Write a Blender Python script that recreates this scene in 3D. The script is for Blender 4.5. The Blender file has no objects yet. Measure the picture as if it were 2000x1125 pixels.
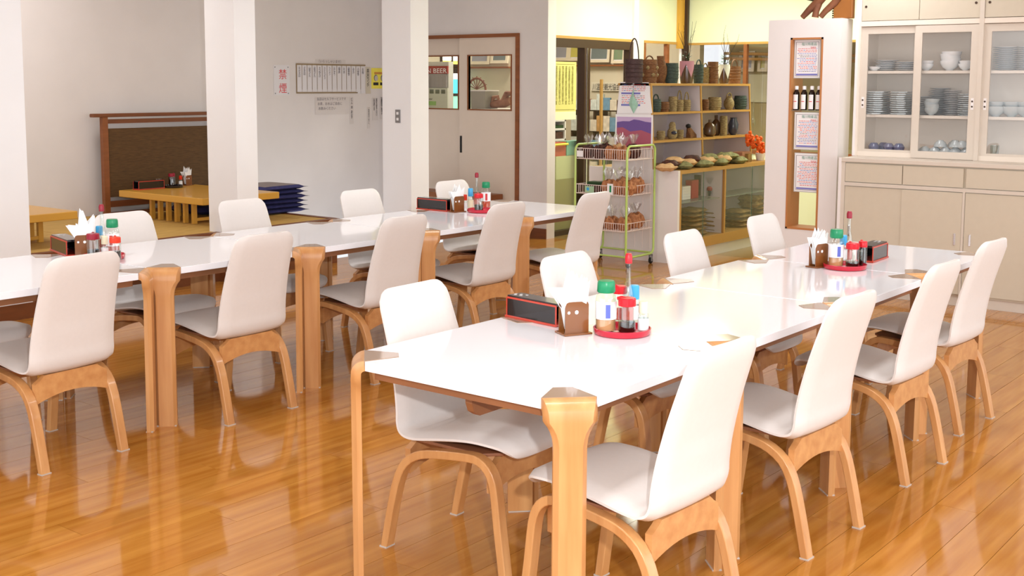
import bpy, bmesh, math, random
from mathutils import Vector, Matrix
random.seed(7)
SC = bpy.context.scene
COL = SC.collection
PI = math.pi

# ------------------------------------------------------------------ camera
YAW = .9048; CA, SA = math.cos(YAW), math.sin(YAW)
F, PT, H, RO, CY = 2314.0, 0.1112, 1.5034, 0.0044, 421.35
def o2w(x, y, z): return Vector((x*CA + y*SA, -x*SA + y*CA, z))
_f = o2w(0, math.cos(PT), -math.sin(PT)); _u0 = o2w(0, math.sin(PT), math.cos(PT)); _r0 = o2w(1, 0, 0)
_r = _r0*math.cos(RO) + _u0*math.sin(RO); _u = -_r0*math.sin(RO) + _u0*math.cos(RO)
cam = bpy.data.cameras.new('camera'); camo = bpy.data.objects.new('camera', cam); COL.objects.link(camo)
camo.matrix_world = Matrix(((_r.x, _u.x, -_f.x, 0), (_r.y, _u.y, -_f.y, 0), (_r.z, _u.z, -_f.z, H), (0, 0, 0, 1)))
cam.sensor_width = 36; cam.lens = F/2000*36; cam.shift_y = -(562.5 - CY)/2000; cam.clip_start = .05
SC.camera = camo
def at(u, v, ax, val):
    """point of the plane (axis ax = val) seen at pixel u, v of the 2000 x 1125 photograph"""
    X = (u-1000)/F; U = -(v-CY)/F
    d = _f + _r*X + _u*U
    o = Vector((0, 0, H)); t = (val-o[ax])/d[ax]
    return o + d*t
def proj(p):
    q = Vector(p) - Vector((0, 0, H)); d = q.dot(_f)
    return 1000 + F*q.dot(_r)/d, CY - F*q.dot(_u)/d, d

# ------------------------------------------------------------------ light
SC.view_settings.view_transform = 'Standard'; SC.view_settings.look = 'None'
SC.view_settings.exposure = 0.33; SC.view_settings.gamma = 1; SC.view_settings.use_curve_mapping = False
w = bpy.data.worlds.new('sky'); SC.world = w; w.use_nodes = True
w.node_tree.nodes['Background'].inputs[0].default_value = (.93, .96, 1, 1)
w.node_tree.nodes['Background'].inputs[1].default_value = .8
def area(name, loc, rot, sx, sy, power, col=(1, 1, 1)):
    l = bpy.data.lights.new(name, 'AREA'); l.shape = 'RECTANGLE'; l.size = sx; l.size_y = sy; l.energy = power; l.color = col
    o = bpy.data.objects.new(name, l); o.location = loc; o.rotation_euler = rot; COL.objects.link(o); return o
area('window_and_fill_light', (4.2, -2.3, 1.35), (PI/2, 0, 0), 8.5, 2.2, 120, (.92, .965, 1))      # daylight of the window wall on the right
area('window_and_fill_light', (-2.2, 2.6, 1.45), (PI/2, 0, -PI/2), 6, 2.0, 70, (.94, .975, 1))     # added fill from behind the camera, no known window there
for x, y in ((2.2, 1.6), (5.4, 1.6), (2.2, 4.9), (5.4, 4.9), (7.9, 3.2)):  # unseen hall fixtures, added for interior ambient light
    area('ceiling_light', (x, y, 2.66), (0, 0, 0), 1.2, .3, 15, (.96, .98, 1))
area('ceiling_light', (4.6, 8.1, 2.66), (0, 0, 0), 1.2, .3, 14, (1, .95, .93))
area('ceiling_light', (10.3, 5.9, 2.66), (0, 0, 0), 1.6, .3, 46, (.95, 1, .82))
area('ceiling_light', (10.9, 4.2, 2.66), (0, 0, 0), .3, 1.4, 46, (.98, 1, .84))
area('ceiling_light', (10.9, 8.0, 2.66), (0, 0, 0), 1.2, .3, 45, (1, .93, .84))
area('ceiling_light', (13.4, 5.2, 2.66), (0, 0, 0), .3, 3.0, 45, (1, .95, .8))
area('camera_flash', (.12, -.16, 1.72), (0, 0, 0), .07, .04, 62, (.96, .975, 1)).rotation_euler = (_f + Vector((0, 0, -.02))).to_track_quat('-Z', 'Z').to_euler()

# ------------------------------------------------------------------ materials
def lin(c):
    return tuple(((x/255)/12.92 if x/255 <= .04045 else ((x/255+.055)/1.055)**2.4) for x in c) + (1,)
MATS = {}
def mat(name, c, rough=.5, metal=0, trans=0, coat=0, emit=0, alpha=1, var=0, scale=6, bump=0, stretch=(1, 1, 1), c2=None, ior=1.45, spec=.5, rnd=0, hole=0):
    if name in MATS: return MATS[name]
    m = bpy.data.materials.new(name); m.use_nodes = True; MATS[name] = m
    nt = m.node_tree; b = nt.nodes['Principled BSDF']; N = nt.nodes.new; L = nt.links.new
    col = lin(c)
    b.inputs['Base Color'].default_value = col
    b.inputs['Roughness'].default_value = rough; b.inputs['Metallic'].default_value = metal
    b.inputs['Transmission Weight'].default_value = trans; b.inputs['IOR'].default_value = ior
    b.inputs['Coat Weight'].default_value = coat; b.inputs['Coat Roughness'].default_value = .06
    b.inputs['Specular IOR Level'].default_value = spec
    b.inputs['Alpha'].default_value = alpha
    if emit:
        b.inputs['Emission Color'].default_value = col; b.inputs['Emission Strength'].default_value = emit
    if var or bump or rnd:
        tc = N('ShaderNodeTexCoord'); mp = N('ShaderNodeMapping'); mp.inputs['Scale'].default_value = stretch
        L(tc.outputs['Object'], mp.inputs[0])
        nz = N('ShaderNodeTexNoise'); nz.inputs['Scale'].default_value = scale; nz.inputs['Detail'].default_value = 5
        oi = N('ShaderNodeObjectInfo')
        if rnd:
            ad = N('ShaderNodeVectorMath'); sc = N('ShaderNodeVectorMath'); sc.operation = 'SCALE'; sc.inputs['Scale'].default_value = 37
            cb = N('ShaderNodeCombineXYZ'); L(oi.outputs['Random'], cb.inputs[0]); L(oi.outputs['Random'], cb.inputs[1])
            L(cb.outputs[0], sc.inputs[0]); L(mp.outputs[0], ad.inputs[0]); L(sc.outputs[0], ad.inputs[1]); L(ad.outputs[0], nz.inputs['Vector'])
        else: L(mp.outputs[0], nz.inputs['Vector'])
        mx = N('ShaderNodeMix'); mx.data_type = 'RGBA'
        mr = N('ShaderNodeMapRange'); mr.inputs[1].default_value = .3; mr.inputs[2].default_value = .7
        L(nz.outputs['Fac'], mr.inputs[0]); L(mr.outputs[0], mx.inputs['Factor'])
        d = lin(c2) if c2 else tuple(x*(1-var) for x in col[:3]) + (1,)
        mx.inputs['A'].default_value = col; mx.inputs['B'].default_value = d
        out = mx.outputs['Result']
        if rnd:
            hs = N('ShaderNodeHueSaturation'); mr2 = N('ShaderNodeMapRange'); mr2.inputs[3].default_value = 1-rnd; mr2.inputs[4].default_value = 1+rnd
            L(oi.outputs['Random'], mr2.inputs[0]); L(mr2.outputs[0], hs.inputs['Value']); L(out, hs.inputs['Color']); out = hs.outputs[0]
        L(out, b.inputs['Base Color'])
        if bump:
            bp = N('ShaderNodeBump'); bp.inputs['Strength'].default_value = bump; bp.inputs['Distance'].default_value = .002
            L(nz.outputs['Fac'], bp.inputs['Height']); L(bp.outputs[0], b.inputs['Normal'])
    return m
def glass(name, c=(255, 255, 255), a=.12, rough=.03):
    """thin clear sheet: mostly lets light straight through, with a gloss on top"""
    if name in MATS: return MATS[name]
    m = bpy.data.materials.new(name); m.use_nodes = True; MATS[name] = m
    nt = m.node_tree; nt.nodes.clear(); N = nt.nodes.new
    o = N('ShaderNodeOutputMaterial'); t = N('ShaderNodeBsdfTransparent'); g = N('ShaderNodeBsdfGlossy'); mx = N('ShaderNodeMixShader'); fr = N('ShaderNodeFresnel')
    t.inputs[0].default_value = lin(c); g.inputs['Roughness'].default_value = rough; fr.inputs[0].default_value = 1.45
    ad = N('ShaderNodeMath'); ad.operation = 'ADD'; ad.inputs[1].default_value = a*.3; nt.links.new(fr.outputs[0], ad.inputs[0])
    ge = N('ShaderNodeNewGeometry'); iv = N('ShaderNodeMath'); iv.operation = 'SUBTRACT'; iv.inputs[0].default_value = 1; nt.links.new(ge.outputs['Backfacing'], iv.inputs[1])
    ml = N('ShaderNodeMath'); ml.operation = 'MULTIPLY'; nt.links.new(ad.outputs[0], ml.inputs[0]); nt.links.new(iv.outputs[0], ml.inputs[1])
    nt.links.new(ml.outputs[0], mx.inputs[0]); nt.links.new(t.outputs[0], mx.inputs[1]); nt.links.new(g.outputs[0], mx.inputs[2]); nt.links.new(mx.outputs[0], o.inputs[0])
    return m

WALL = mat('plaster_wall', (226, 219, 216), .8, var=.05, scale=3)
WALLB = mat('pillar_paint', (250, 250, 252), .6, var=.03, scale=3)
WALLY = mat('shop_wall', (230, 232, 200), .8, var=.04, scale=2)
CEIL = mat('ceiling_white', (238, 238, 235), .9, var=.03, scale=2)
WHITE = mat('white_laminate', (244, 245, 251), .08, coat=.25, var=.02, scale=1.5)
OAK = mat('honey_oak', (212, 158, 102), .32, c2=(192, 134, 80), scale=3, stretch=(9, 9, .8), rnd=.05, coat=.25, bump=.15)
OAKH = mat('honey_oak_flat', (208, 154, 98), .32, c2=(188, 130, 78), scale=3, stretch=(1, 9, 9), rnd=.05, coat=.25)
OAKCAP = mat('oak_cap', (156, 130, 110), .2, c2=(128, 102, 84), scale=10, stretch=(1, 6, 1), coat=.5)  # grey of the glare on the oak is put into this colour
OAKD = mat('underframe_wood', (150, 98, 62), .5, var=.25, scale=4)
VINYL = mat('cream_vinyl', (224, 218, 214), .42, var=.02, scale=60, bump=.12)
PLY = mat('plywood_edge', (150, 96, 66), .45, var=.2, scale=12)
FLOORM = mat('floor_board', (198, 138, 62), .075, c2=(170, 106, 38), scale=2.4, stretch=(.7, 9, 1), rnd=.06, spec=.5, coat=.15, bump=.02)
SUB = mat('subfloor', (140, 86, 40), .7, var=.1)
CLEAR = glass('clear_glass', rough=0)
CLEARB = glass('bottle_glass', (246, 250, 248), .35)
FILM = glass('cellophane', (250, 250, 250), 1.3, .2)
BROWN = mat('brown_frame_wood', (146, 86, 46), .45, var=.25, scale=5, stretch=(1, 1, 5))
BROWNX = mat('brown_rail_wood', (126, 72, 38), .45, var=.25, scale=5, stretch=(1, 1, 5))
DKBR = mat('dark_bronze', (70, 50, 36), .35, metal=.2, var=.1)
WEAVE = mat('woven_screen', (104, 74, 40), .8, c2=(74, 52, 26), scale=60, stretch=(.3, 1, 6), bump=.3)
TATAMI = mat('tatami_straw', (206, 168, 92), .7, c2=(184, 146, 74), scale=40, stretch=(.2, 1, 1), bump=.2)
GOLD = mat('golden_wood', (214, 160, 62), .4, c2=(188, 132, 44), scale=4, stretch=(1, 5, 5), coat=.3)
YWOOD = mat('display_wood', (190, 144, 76), .45, c2=(166, 120, 58), scale=4, stretch=(1, 5, 5))
NAVY = mat('navy_cotton', (62, 64, 124), .9, c2=(46, 46, 98), scale=20, bump=.3)
LACE = mat('patterned_cotton', (150, 140, 140), .9, c2=(60, 56, 80), scale=90)
REDP = mat('red_plastic', (196, 24, 52), .22, coat=.5, var=.05)
REDC = mat('red_cap', (214, 26, 40), .3, var=.05)
DRED = mat('dark_red_cap', (150, 22, 46), .35, var=.05)
GREENC = mat('green_cap', (24, 140, 92), .3, var=.05)
BLUEC = mat('blue_cap', (70, 170, 224), .3, var=.05)
CREAMC = mat('cream_cap', (240, 232, 200), .4, var=.03)
ORANC = mat('orange_cap', (226, 56, 24), .35, var=.05)
SOY = mat('soy_sauce', (30, 14, 8), .12, var=.1)
SPICE = mat('spice_flakes', (214, 160, 110), .8, c2=(160, 84, 50), scale=220)
SPICER = mat('red_spice', (206, 70, 36), .8, c2=(150, 40, 20), scale=220)
LABEL = mat('white_label', (245, 243, 244), .5, var=.02)
LABB = mat('blue_label', (96, 110, 200), .5, var=.05)
LABR = mat('red_print', (206, 60, 60), .5, var=.05)
PAPER = mat('white_paper', (250, 250, 250), .7, var=.02)
PAPERW = mat('notice_paper', (226, 222, 224), .8, var=.02)
BLKL = mat('black_lacquer', (26, 22, 26), .12, coat=.6, var=.1)
REDL = mat('red_lacquer', (196, 66, 48), .3, coat=.3, var=.1)
SMOKE = mat('brown_burl', (128, 76, 34), .25, c2=(88, 48, 22), scale=14, coat=.5)
INK = mat('black_ink', (44, 40, 44), .7, var=.02)
INKG = mat('grey_ink', (120, 112, 118), .7, var=.02)
INKR = mat('red_ink', (222, 84, 88), .7, var=.02)
INKB = mat('blue_ink', (128, 128, 196), .7, var=.02)
INKGR = mat('green_ink', (96, 150, 130), .7, var=.02)
YPAPER = mat('yellow_paper', (240, 226, 90), .7, var=.03)
CAB = mat('cabinet_melamine', (206, 194, 174), .45, var=.03, scale=20)
CABL = mat('cabinet_frame', (214, 202, 188), .45, var=.03, scale=20)
CABIN = mat('cabinet_inside', (232, 220, 206), .7, var=.03)
PANELW = mat('white_panel', (236, 230, 228), .4, var=.02)
CHROME = mat('chrome', (225, 225, 228), .15, metal=1)
GREY = mat('grey_metal', (150, 150, 152), .4, metal=.6)
BLACK = mat('black_rubber', (24, 24, 24), .6, var=.1)
CERW = mat('white_ceramic', (226, 226, 226), .15, coat=.5, var=.03)
CERG = mat('celadon_ceramic', (184, 190, 190), .15, coat=.5, var=.12, scale=30)
CERB = mat('blue_grey_ceramic', (108, 108, 136), .2, coat=.5, var=.2, scale=30)
CERD = mat('patterned_rim', (120, 96, 100), .3, var=.3, scale=60)
LIME = mat('lime_tube', (186, 212, 110), .3, var=.04, coat=.3)
WIRE = mat('pale_wire', (232, 214, 206), .35, var=.04)
SHELFW = mat('shelf_lining', (222, 214, 218), .6, var=.03)
WICKD = mat('dark_wicker', (84, 60, 58), .7, c2=(52, 36, 36), scale=50, stretch=(1, 1, 3), bump=.5)
WICKB = mat('brown_wicker', (140, 96, 58), .7, c2=(96, 60, 34), scale=50, stretch=(1, 1, 3), bump=.5)
WICKG = mat('green_wicker', (76, 92, 84), .7, c2=(46, 60, 56), scale=50, stretch=(1, 1, 3), bump=.5)
WICKL = mat('light_wicker', (176, 156, 112), .7, c2=(120, 100, 62), scale=50, stretch=(1, 1, 3), bump=.5)
SNACK = mat('orange_snack', (196, 136, 92), .8, c2=(146, 86, 50), scale=40, bump=.5)
SNACKD = mat('dark_snack', (96, 54, 44), .7, c2=(50, 28, 26), scale=40, bump=.5)
SNACKG = mat('dried_greens', (164, 162, 112), .8, c2=(112, 114, 72), scale=40, bump=.5)
SNACKC = mat('dried_cream', (226, 190, 140), .8, c2=(206, 160, 110), scale=40, bump=.4)
POT = mat('brown_glaze', (92, 66, 44), .2, c2=(60, 42, 30), scale=14, coat=.5)
POTB = mat('blue_black_glaze', (62, 66, 84), .2, c2=(36, 38, 52), scale=14, coat=.5)
PINKC = mat('pink_cloth', (206, 150, 166), .85, var=.1)
WCLOTH = mat('white_cloth', (222, 224, 214), .85, var=.05)
MINT = mat('mint_cloth', (170, 212, 190), .85, var=.15, scale=30)
TWIG = mat('dark_twig', (74, 56, 46), .8, var=.2)
LEAF = mat('dark_leaf', (40, 72, 36), .6, var=.3)
ORANGE = mat('orange_petals', (240, 104, 30), .6, c2=(220, 76, 20), scale=30)
ROOT = mat('driftwood', (138, 86, 56), .6, c2=(104, 60, 40), scale=10, bump=.4)
AMBER = mat('amber_wood', (150, 90, 26), .3, c2=(108, 56, 16), scale=8, coat=.4)
STONE = mat('dark_stone', (64, 62, 54), .5, c2=(40, 42, 36), scale=10)
REDBOX = mat('red_box', (176, 28, 44), .5, var=.1)
KRAFT = mat("kraft_pack", (168, 134, 78), .6, c2=(112, 84, 44), scale=18, bump=.3)

# ------------------------------------------------------------------ mesh helpers
class MB:
    def __init__(s): s.v = []; s.f = []; s.m = []; s.mi = 0
    def add(s, vs, fs, M=None):
        n = len(s.v)
        for p in vs:
            p = Vector(p); s.v.append(tuple(M @ p) if M else tuple(p))
        for f in fs: s.f.append(tuple(i+n for i in f)); s.m.append(s.mi)
        return s
    def box(s, x0, x1, y0, y1, z0, z1, M=None):
        return s.add([(x0, y0, z0), (x1, y0, z0), (x1, y1, z0), (x0, y1, z0), (x0, y0, z1), (x1, y0, z1), (x1, y1, z1), (x0, y1, z1)],
                     [(3, 2, 1, 0), (4, 5, 6, 7), (0, 1, 5, 4), (1, 2, 6, 5), (2, 3, 7, 6), (3, 0, 4, 7)], M)
    def prism(s, poly, h0, h1, ax=2, M=None):
        """polygon given in the two other axes, extruded along ax"""
        n = len(poly)
        def pt(a, b, h): return (h, a, b) if ax == 0 else ((a, h, b) if ax == 1 else (a, b, h))
        vs = [pt(a, b, h0) for a, b in poly] + [pt(a, b, h1) for a, b in poly]
        fs = [tuple(range(n))[::-1], tuple(range(n, 2*n))] + [(i, (i+1) % n, n+(i+1) % n, n+i) for i in range(n)]
        return s.add(vs, fs, M)
    def lathe(s, prof, c=(0, 0, 0), n=20, M=None, cap=True, sx=1, sy=1, wob=0):
        vs = []; fs = []
        for r, z in prof:
            for k in range(n):
                a = 2*PI*k/n; rr = r*(1+wob*math.sin(5*a+z*40))
                vs.append((c[0]+rr*sx*math.cos(a), c[1]+rr*sy*math.sin(a), c[2]+z))
        m = len(prof)
        for i in range(m-1):
            for k in range(n): fs.append((i*n+k, i*n+(k+1) % n, (i+1)*n+(k+1) % n, (i+1)*n+k))
        if cap: fs.append(tuple(range(n))[::-1]); fs.append(tuple(range((m-1)*n, m*n)))
        return s.add(vs, fs, M)
    def tube(s, pts, r, n=8, closed=False, M=None):
        pts = [Vector(p) for p in pts]; m = len(pts); vs = []; fs = []
        rs = r if isinstance(r, (list, tuple)) else [r]*m
        up = None
        for i, p in enumerate(pts):
            a = pts[(i-1) % m] if (i > 0 or closed) else p; b = pts[(i+1) % m] if (i < m-1 or closed) else p
            t = (b-a).normalized()
            if up is None:
                up = Vector((0, 0, 1)) if abs(t.z) < .9 else Vector((1, 0, 0))
            sd = t.cross(up)
            if sd.length < 1e-4: sd = t.orthogonal()
            sd.normalize(); up = sd.cross(t).normalized()
            for k in range(n):
                q = 2*PI*k/n; vs.append(p + (sd*math.cos(q) + up*math.sin(q))*rs[i])
        for i in range(m if closed else m-1):
            j = (i+1) % m
            for k in range(n): fs.append((i*n+k, i*n+(k+1) % n, j*n+(k+1) % n, j*n+k))
        if not closed: fs.append(tuple(range(n))[::-1]); fs.append(tuple(range((m-1)*n, m*n)))
        return s.add(vs, fs, M)
    def strip(s, secs, M=None):
        """secs: list of closed cross-sections (equal counts), joined into a solid"""
        n = len(secs[0]); vs = [p for sec in secs for p in sec]; fs = []
        for i in range(len(secs)-1):
            for k in range(n): fs.append((i*n+k, i*n+(k+1) % n, (i+1)*n+(k+1) % n, (i+1)*n+k))
        fs.append(tuple(range(n))[::-1]); m = len(secs); fs.append(tuple(range((m-1)*n, m*n)))
        return s.add(vs, fs, M)
    def grid(s, fn, nu, nv, th=0, M=None):
        """surface fn(u,v) with optional thickness along its normal"""
        P = [[Vector(fn(i/nu, j/nv)) for j in range(nv+1)] for i in range(nu+1)]
        vs = [p for r in P for p in r]; fs = []
        idx = lambda i, j: i*(nv+1)+j
        for i in range(nu):
            for j in range(nv): fs.append((idx(i, j), idx(i+1, j), idx(i+1, j+1), idx(i, j+1)))
        if th:
            k = len(vs); nn = []
            for i in range(nu+1):
                for j in range(nv+1):
                    a = P[min(i+1, nu)][j]-P[max(i-1, 0)][j]; b = P[i][min(j+1, nv)]-P[i][max(j-1, 0)]
                    q = a.cross(b); q = q.normalized() if q.length > 1e-9 else Vector((0, 0, 1)); nn.append(q)
            vs += [vs[t] - nn[t]*th for t in range(k)]
            fs += [tuple(x+k for x in reversed(f)) for f in fs]
            ring = [idx(i, 0) for i in range(nu+1)] + [idx(nu, j) for j in range(1, nv+1)] + [idx(i, nv) for i in range(nu-1, -1, -1)] + [idx(0, j) for j in range(nv-1, 0, -1)]
            for q in range(len(ring)):
                a, b = ring[q], ring[(q+1) % len(ring)]; fs.append((b, a, a+k, b+k))
        return s.add(vs, fs, M)
    def build(s, name, mats, parent=None, smooth=False, bevel=0, seg=2, loc=None, label=None, clean=True):
        me = bpy.data.meshes.new(name); me.from_pydata(s.v, [], s.f)
        if not isinstance(mats, (list, tuple)): mats = [mats]
        for m in mats: me.materials.append(m)
        for p, k in zip(me.polygons, s.m): p.material_index = k
        if clean:
            bm = bmesh.new(); bm.from_mesh(me); bmesh.ops.recalc_face_normals(bm, faces=bm.faces); bm.to_mesh(me); bm.free()
        if smooth:
            me.shade_smooth(); me.set_sharp_from_angle(angle=math.radians(38))
        o = bpy.data.objects.new(name, me); COL.objects.link(o)
        if parent: o.parent = parent
        if loc: o.location = loc
        if bevel:
            b = o.modifiers.new('bevel', 'BEVEL'); b.width = bevel; b.segments = seg; b.limit_method = 'ANGLE'; b.angle_limit = .7
        if label: o['label'] = label
        return o
def tag(o, label=None, cat=None, group=None, kind=None):
    if label: o['label'] = label
    if cat: o['category'] = cat
    if group: o['group'] = group
    if kind: o['kind'] = kind
    return o
def struct(o): o['kind'] = 'structure'; return o
def empty(name, loc=(0, 0, 0), rz=0):
    o = bpy.data.objects.new(name, None); o.empty_display_size = .05; o.location = loc; o.rotation_euler = (0, 0, rz); COL.objects.link(o); return o
def copy_tree(o, parent=None):
    c = o.copy(); COL.objects.link(c); c.parent = parent
    for ch in list(o.children): copy_tree(ch, c)
    return c
def rbox(mb, x0, x1, y0, y1, z0, z1): return mb.box(x0, x1, y0, y1, z0, z1)
def bar(name, x0, x1, y0, y1, z0, z1, m, parent=None, bevel=.0, **k):
    return MB().box(min(x0, x1), max(x0, x1), min(y0, y1), max(y0, y1), min(z0, z1), max(z0, z1)).build(name, m, parent, bevel=bevel, **k)
def lettering(body, size, origin, right, up, m, parent, vertical=False, name='lettering', align='LEFT', width=None, sy=1, line=None):
    """flat characters standing a hair proud of their surface"""
    cu = bpy.data.curves.new('txt', 'FONT'); cu.body = '\n'.join(body) if vertical else body
    cu.size = size; cu.resolution_u = 2; cu.align_x = align
    cu.space_line = line or (.78 if vertical else 1)
    cu.extrude = 0
    t = bpy.data.objects.new('txt', cu); COL.objects.link(t)
    bpy.context.view_layer.update()
    me = bpy.data.meshes.new_from_object(t.evaluated_get(bpy.context.evaluated_depsgraph_get()))
    bpy.data.objects.remove(t); bpy.data.curves.remove(cu)
    R = Vector(right).normalized(); U = Vector(up).normalized(); Nn = R.cross(U)
    xs = [v.co.x for v in me.vertices] or [0]
    k = width/(max(xs)-min(xs)) if width and max(xs) > min(xs) else 1
    for v in me.vertices:
        v.co = Vector(origin) + R*v.co.x*k + U*v.co.y*sy + Nn*.0012
    me.materials.clear(); me.materials.append(m)
    o = bpy.data.objects.new(name, me); COL.objects.link(o); o.parent = parent
    return o
def quad(mb, o, R, U, w, h, off=.001):
    """flat print rectangle on a plane"""
    o = Vector(o); R = Vector(R); U = Vector(U); n = R.cross(U)*off
    return mb.add([o+n, o+R*w+n, o+R*w+U*h+n, o+U*h+n], [(0, 1, 2, 3)])

# ================================================================== SETTING
Zc = 2.7
# floor: slab with separate boards
floor = struct(MB().box(-2.6, 12.6, -2.9, 7.3, -.08, -.014).build('floor', SUB))
PW, PL = .152, 1.82
cand = []
ny = int(math.ceil((7.28+2.3)/PW))
for r in range(ny):
    y0 = -2.3 + r*PW
    off = (r*.61 % 1)*PL
    x = -1.2 - off
    while x < 9.3:
        x0, x1 = max(x, -1.2), min(x+PL, 9.3)
        if x1-x0 > .05:
            vis = False; dist = 99
            for i in range(7):
                for yy in (y0, y0+PW):
                    p = (x0+(x1-x0)*i/6, yy, 0); u, v, d = proj(p)
                    if d > .3 and -60 < u < 2060 and 300 < v < 1190: vis = True; dist = min(dist, d)
            cand.append((0 if vis else 1, dist, x0, x1, y0))
        x += PL
cand.sort()
pm = {}
rest = MB()
for k, (nv, d, x0, x1, y0) in enumerate(cand):
    g = .0009
    if k < 300 and not nv:
        L = round(x1-x0, 2)
        if L not in pm:
            o = MB().box(g, x1-x0-g, g, PW-g, -.014, 0).build('floor_board', FLOORM, floor); pm[L] = o.data
        else:
            o = bpy.data.objects.new('floor_board', pm[L]); COL.objects.link(o); o.parent = floor
        o.location = (x0, y0, 0)
    else:
        rest.box(x0+g, x1-g, y0+g, y0+PW-g, -.014, 0)
rest.build('floor_board', FLOORM, floor)['kind'] = 'stuff'
SHOPF = mat('shop_floor_tile', (150, 118, 66), .25, c2=(126, 96, 50), scale=3, coat=.3)
struct(bar('floor', 9.3, 16, 3.2, 7.4, -.014, 0, SHOPF))
struct(bar('floor', 9.3, 16, 7.4, 12, -.014, 0, SHOPF))
struct(bar('ceiling', -2.6, 16, -2.9, 12, Zc, Zc+.08, CEIL))
# raised tatami floor
TZ = .37; TY = 7.24; TX = 6.84
plat = struct(MB().box(-1, TX, TY+.012, 9.0, 0, TZ-.03).build('floor', PANELW))
bar('edge_trim', -1, TX+.03, TY-.012, TY+.05, TZ-.028, TZ+.004, BROWNX, plat)
bar('edge_trim', TX-.03, TX+.03, TY+.05, 9.0, TZ-.028, TZ+.004, BROWNX, plat)
bar('kick_board', -1, TX, TY, TY+.011, 0, .11, BROWNX, plat)
x = -.6
while x < TX-.1:
    x1 = min(x+.9, TX-.035)
    for y0, y1 in ((TY+.055, 8.10), (8.104, 8.98)):
        bar('tatami_mat', x+.002, x1, y0, y1, TZ-.03, TZ, TATAMI, plat, bevel=.003)
    x += .904
# walls
struct(bar('wall_left', -2.6, 9.3, 9.0, 9.1, 0, Zc, WALL))
struct(bar('wall_front', -2.7, -2.6, -2.9, 9.1, 2.5, Zc, WALL))
struct(bar('wall_right', -2.6, 16, -3.0, -2.9, 2.5, Zc, WALL))
DX = 9.185
dw = struct(MB().box(DX, DX+.13, 6.79, 7.17, 0, Zc).box(DX, DX+.13, 8.85, 9.0, 0, Zc).box(DX, DX+.13, 7.17, 8.85, 1.99, Zc).build('wall_back', WALL))
bar('baseboard_back', DX-.012, DX, 6.79, 7.15, 0, .10, BROWNX).update_tag()
struct(bpy.data.objects['baseboard_back'])
# pillars of the partition line
for i, (x0, x1) in enumerate(((3.76, 3.985), (5.639, 5.837), (7.528, 7.755))):
    p = tag(bar('pillar', x0, x1, 7.03, 7.37, 0, Zc, WALLB), kind='structure')
    bar('baseboard', x0-.01, x1+.01, 7.02, 7.38, 0, .10, BROWNX, p)
    if i == 2:
        a = at(773, 214, 0, x0); b = at(782.5, 240, 0, x0)
        sw = tag(bar('switch_plate', x0-.008, x0-.0005, b.y, a.y, b.z, a.z, GREY, bevel=.001), 'small metal double switch plate on the left face of the pillar beside the sliding doors', 'switch')
        hh = (a.z-b.z)
        for k in (.28, .72): bar('rocker_switch', x0-.012, x0-.008, b.y+.3*(a.y-b.y), a.y-.3*(a.y-b.y), b.z+hh*(k-.1), b.z+hh*(k+.1), LABEL, sw)
# lintel and sliding doors
tr = struct(bar('trim_1', DX-.02, DX+.06, 7.13, 8.86, 1.955, 1.99, BROWN)); struct(bar('trim_2', DX-.02, DX+.06, 7.13, 7.17, 0, 1.955, BROWN))
def sliding_door(n, y0, y1, x, wy0, wy1):
    m = MB(); X0, X1 = x, x+.03; a, b = .02, 1.955
    wz0, wz1 = 1.245, 1.775
    m.box(X0, X1, y0, y1, a, wz0).box(X0, X1, y0, y1, wz1, b).box(X0, X1, y0, wy0, wz0, wz1).box(X0, X1, wy1, y1, wz0, wz1)
    d = struct(m.build('door_%d' % n, mat('door_panel', (222, 206, 190), .5, var=.03)))
    f = MB(); t = .012
    f.box(X0-.008, X1, wy0-t, wy1+t, wz1, wz1+t).box(X0-.008, X1, wy0-t, wy1+t, wz0-t, wz0).box(X0-.008, X1, wy0-t, wy0, wz0, wz1).box(X0-.008, X1, wy1, wy1+t, wz0, wz1)
    f.build('window_frame', BROWN, d)
    bar('glass_pane', X0+.012, X0+.016, wy0, wy1, wz0, wz1, CLEAR, d)
    return d
wy = at(915, 150, 0, DX).y; wy1 = at(998, 150, 0, DX).y
d1 = sliding_door(1, 7.17, 7.905, DX+.0, wy1, wy)
bar('finger_pull', DX-.004, DX+.004, 7.87, 7.895, .80, .97, BLACK, d1)
wy1 = at(897, 150, 0, DX+.04).y+.02
d2 = sliding_door(2, 7.88, 8.85, DX+.045, wy1, 8.7)
sb = tag(bar('low_wooden_bench', DX-.3, DX-.02, 7.32, 8.4, .36, .41, BROWN), 'low dark wooden bench top in front of the closed sliding doors', 'bench')
for yy in (7.4, 8.3): bar('leg', DX-.26, DX-.06, yy-.02, yy+.02, 0, .36, BROWN, sb)

# shop room shell
SY, SX = 6.86, 11.84
struct(MB().box(9.315, 10.79, SY, SY+.1, 1.97, Zc).box(10.86, 11.02, SY, SY+.1, 0, Zc).box(11.02, SX, SY, SY+.1, 1.97, Zc).box(11.02, SX, SY, SY+.1, 0, .75).build('wall_shop_left', WALLY))
struct(bar('pillar', 10.775, 10.865, SY-.03, SY+.1, 0, Zc, PANELW))
struct(MB().box(SX, SX+.1, 3.0, SY, 1.96, Zc).box(SX, SX+.1, 3.0, SY, 0, .75).build('wall_shop_back', WALLY))
struct(bar('wall_shop_right', 9.0, 13.5, 2.9, 3.0, 0, Zc, WALLY))
struct(MB().box(9.315, 10.8, SY-.012, SY+.02, 1.945, 1.972).box(11.02, SX, SY-.012, SY+.02, 1.945, 1.972).box(SX-.012, SX+.02, 3.0, SY, 1.94, 1.965).build('trim_3', YWOOD))
a = at(1325, 50, 1, SY); b = at(1338, 40, 0, SX)
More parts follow.
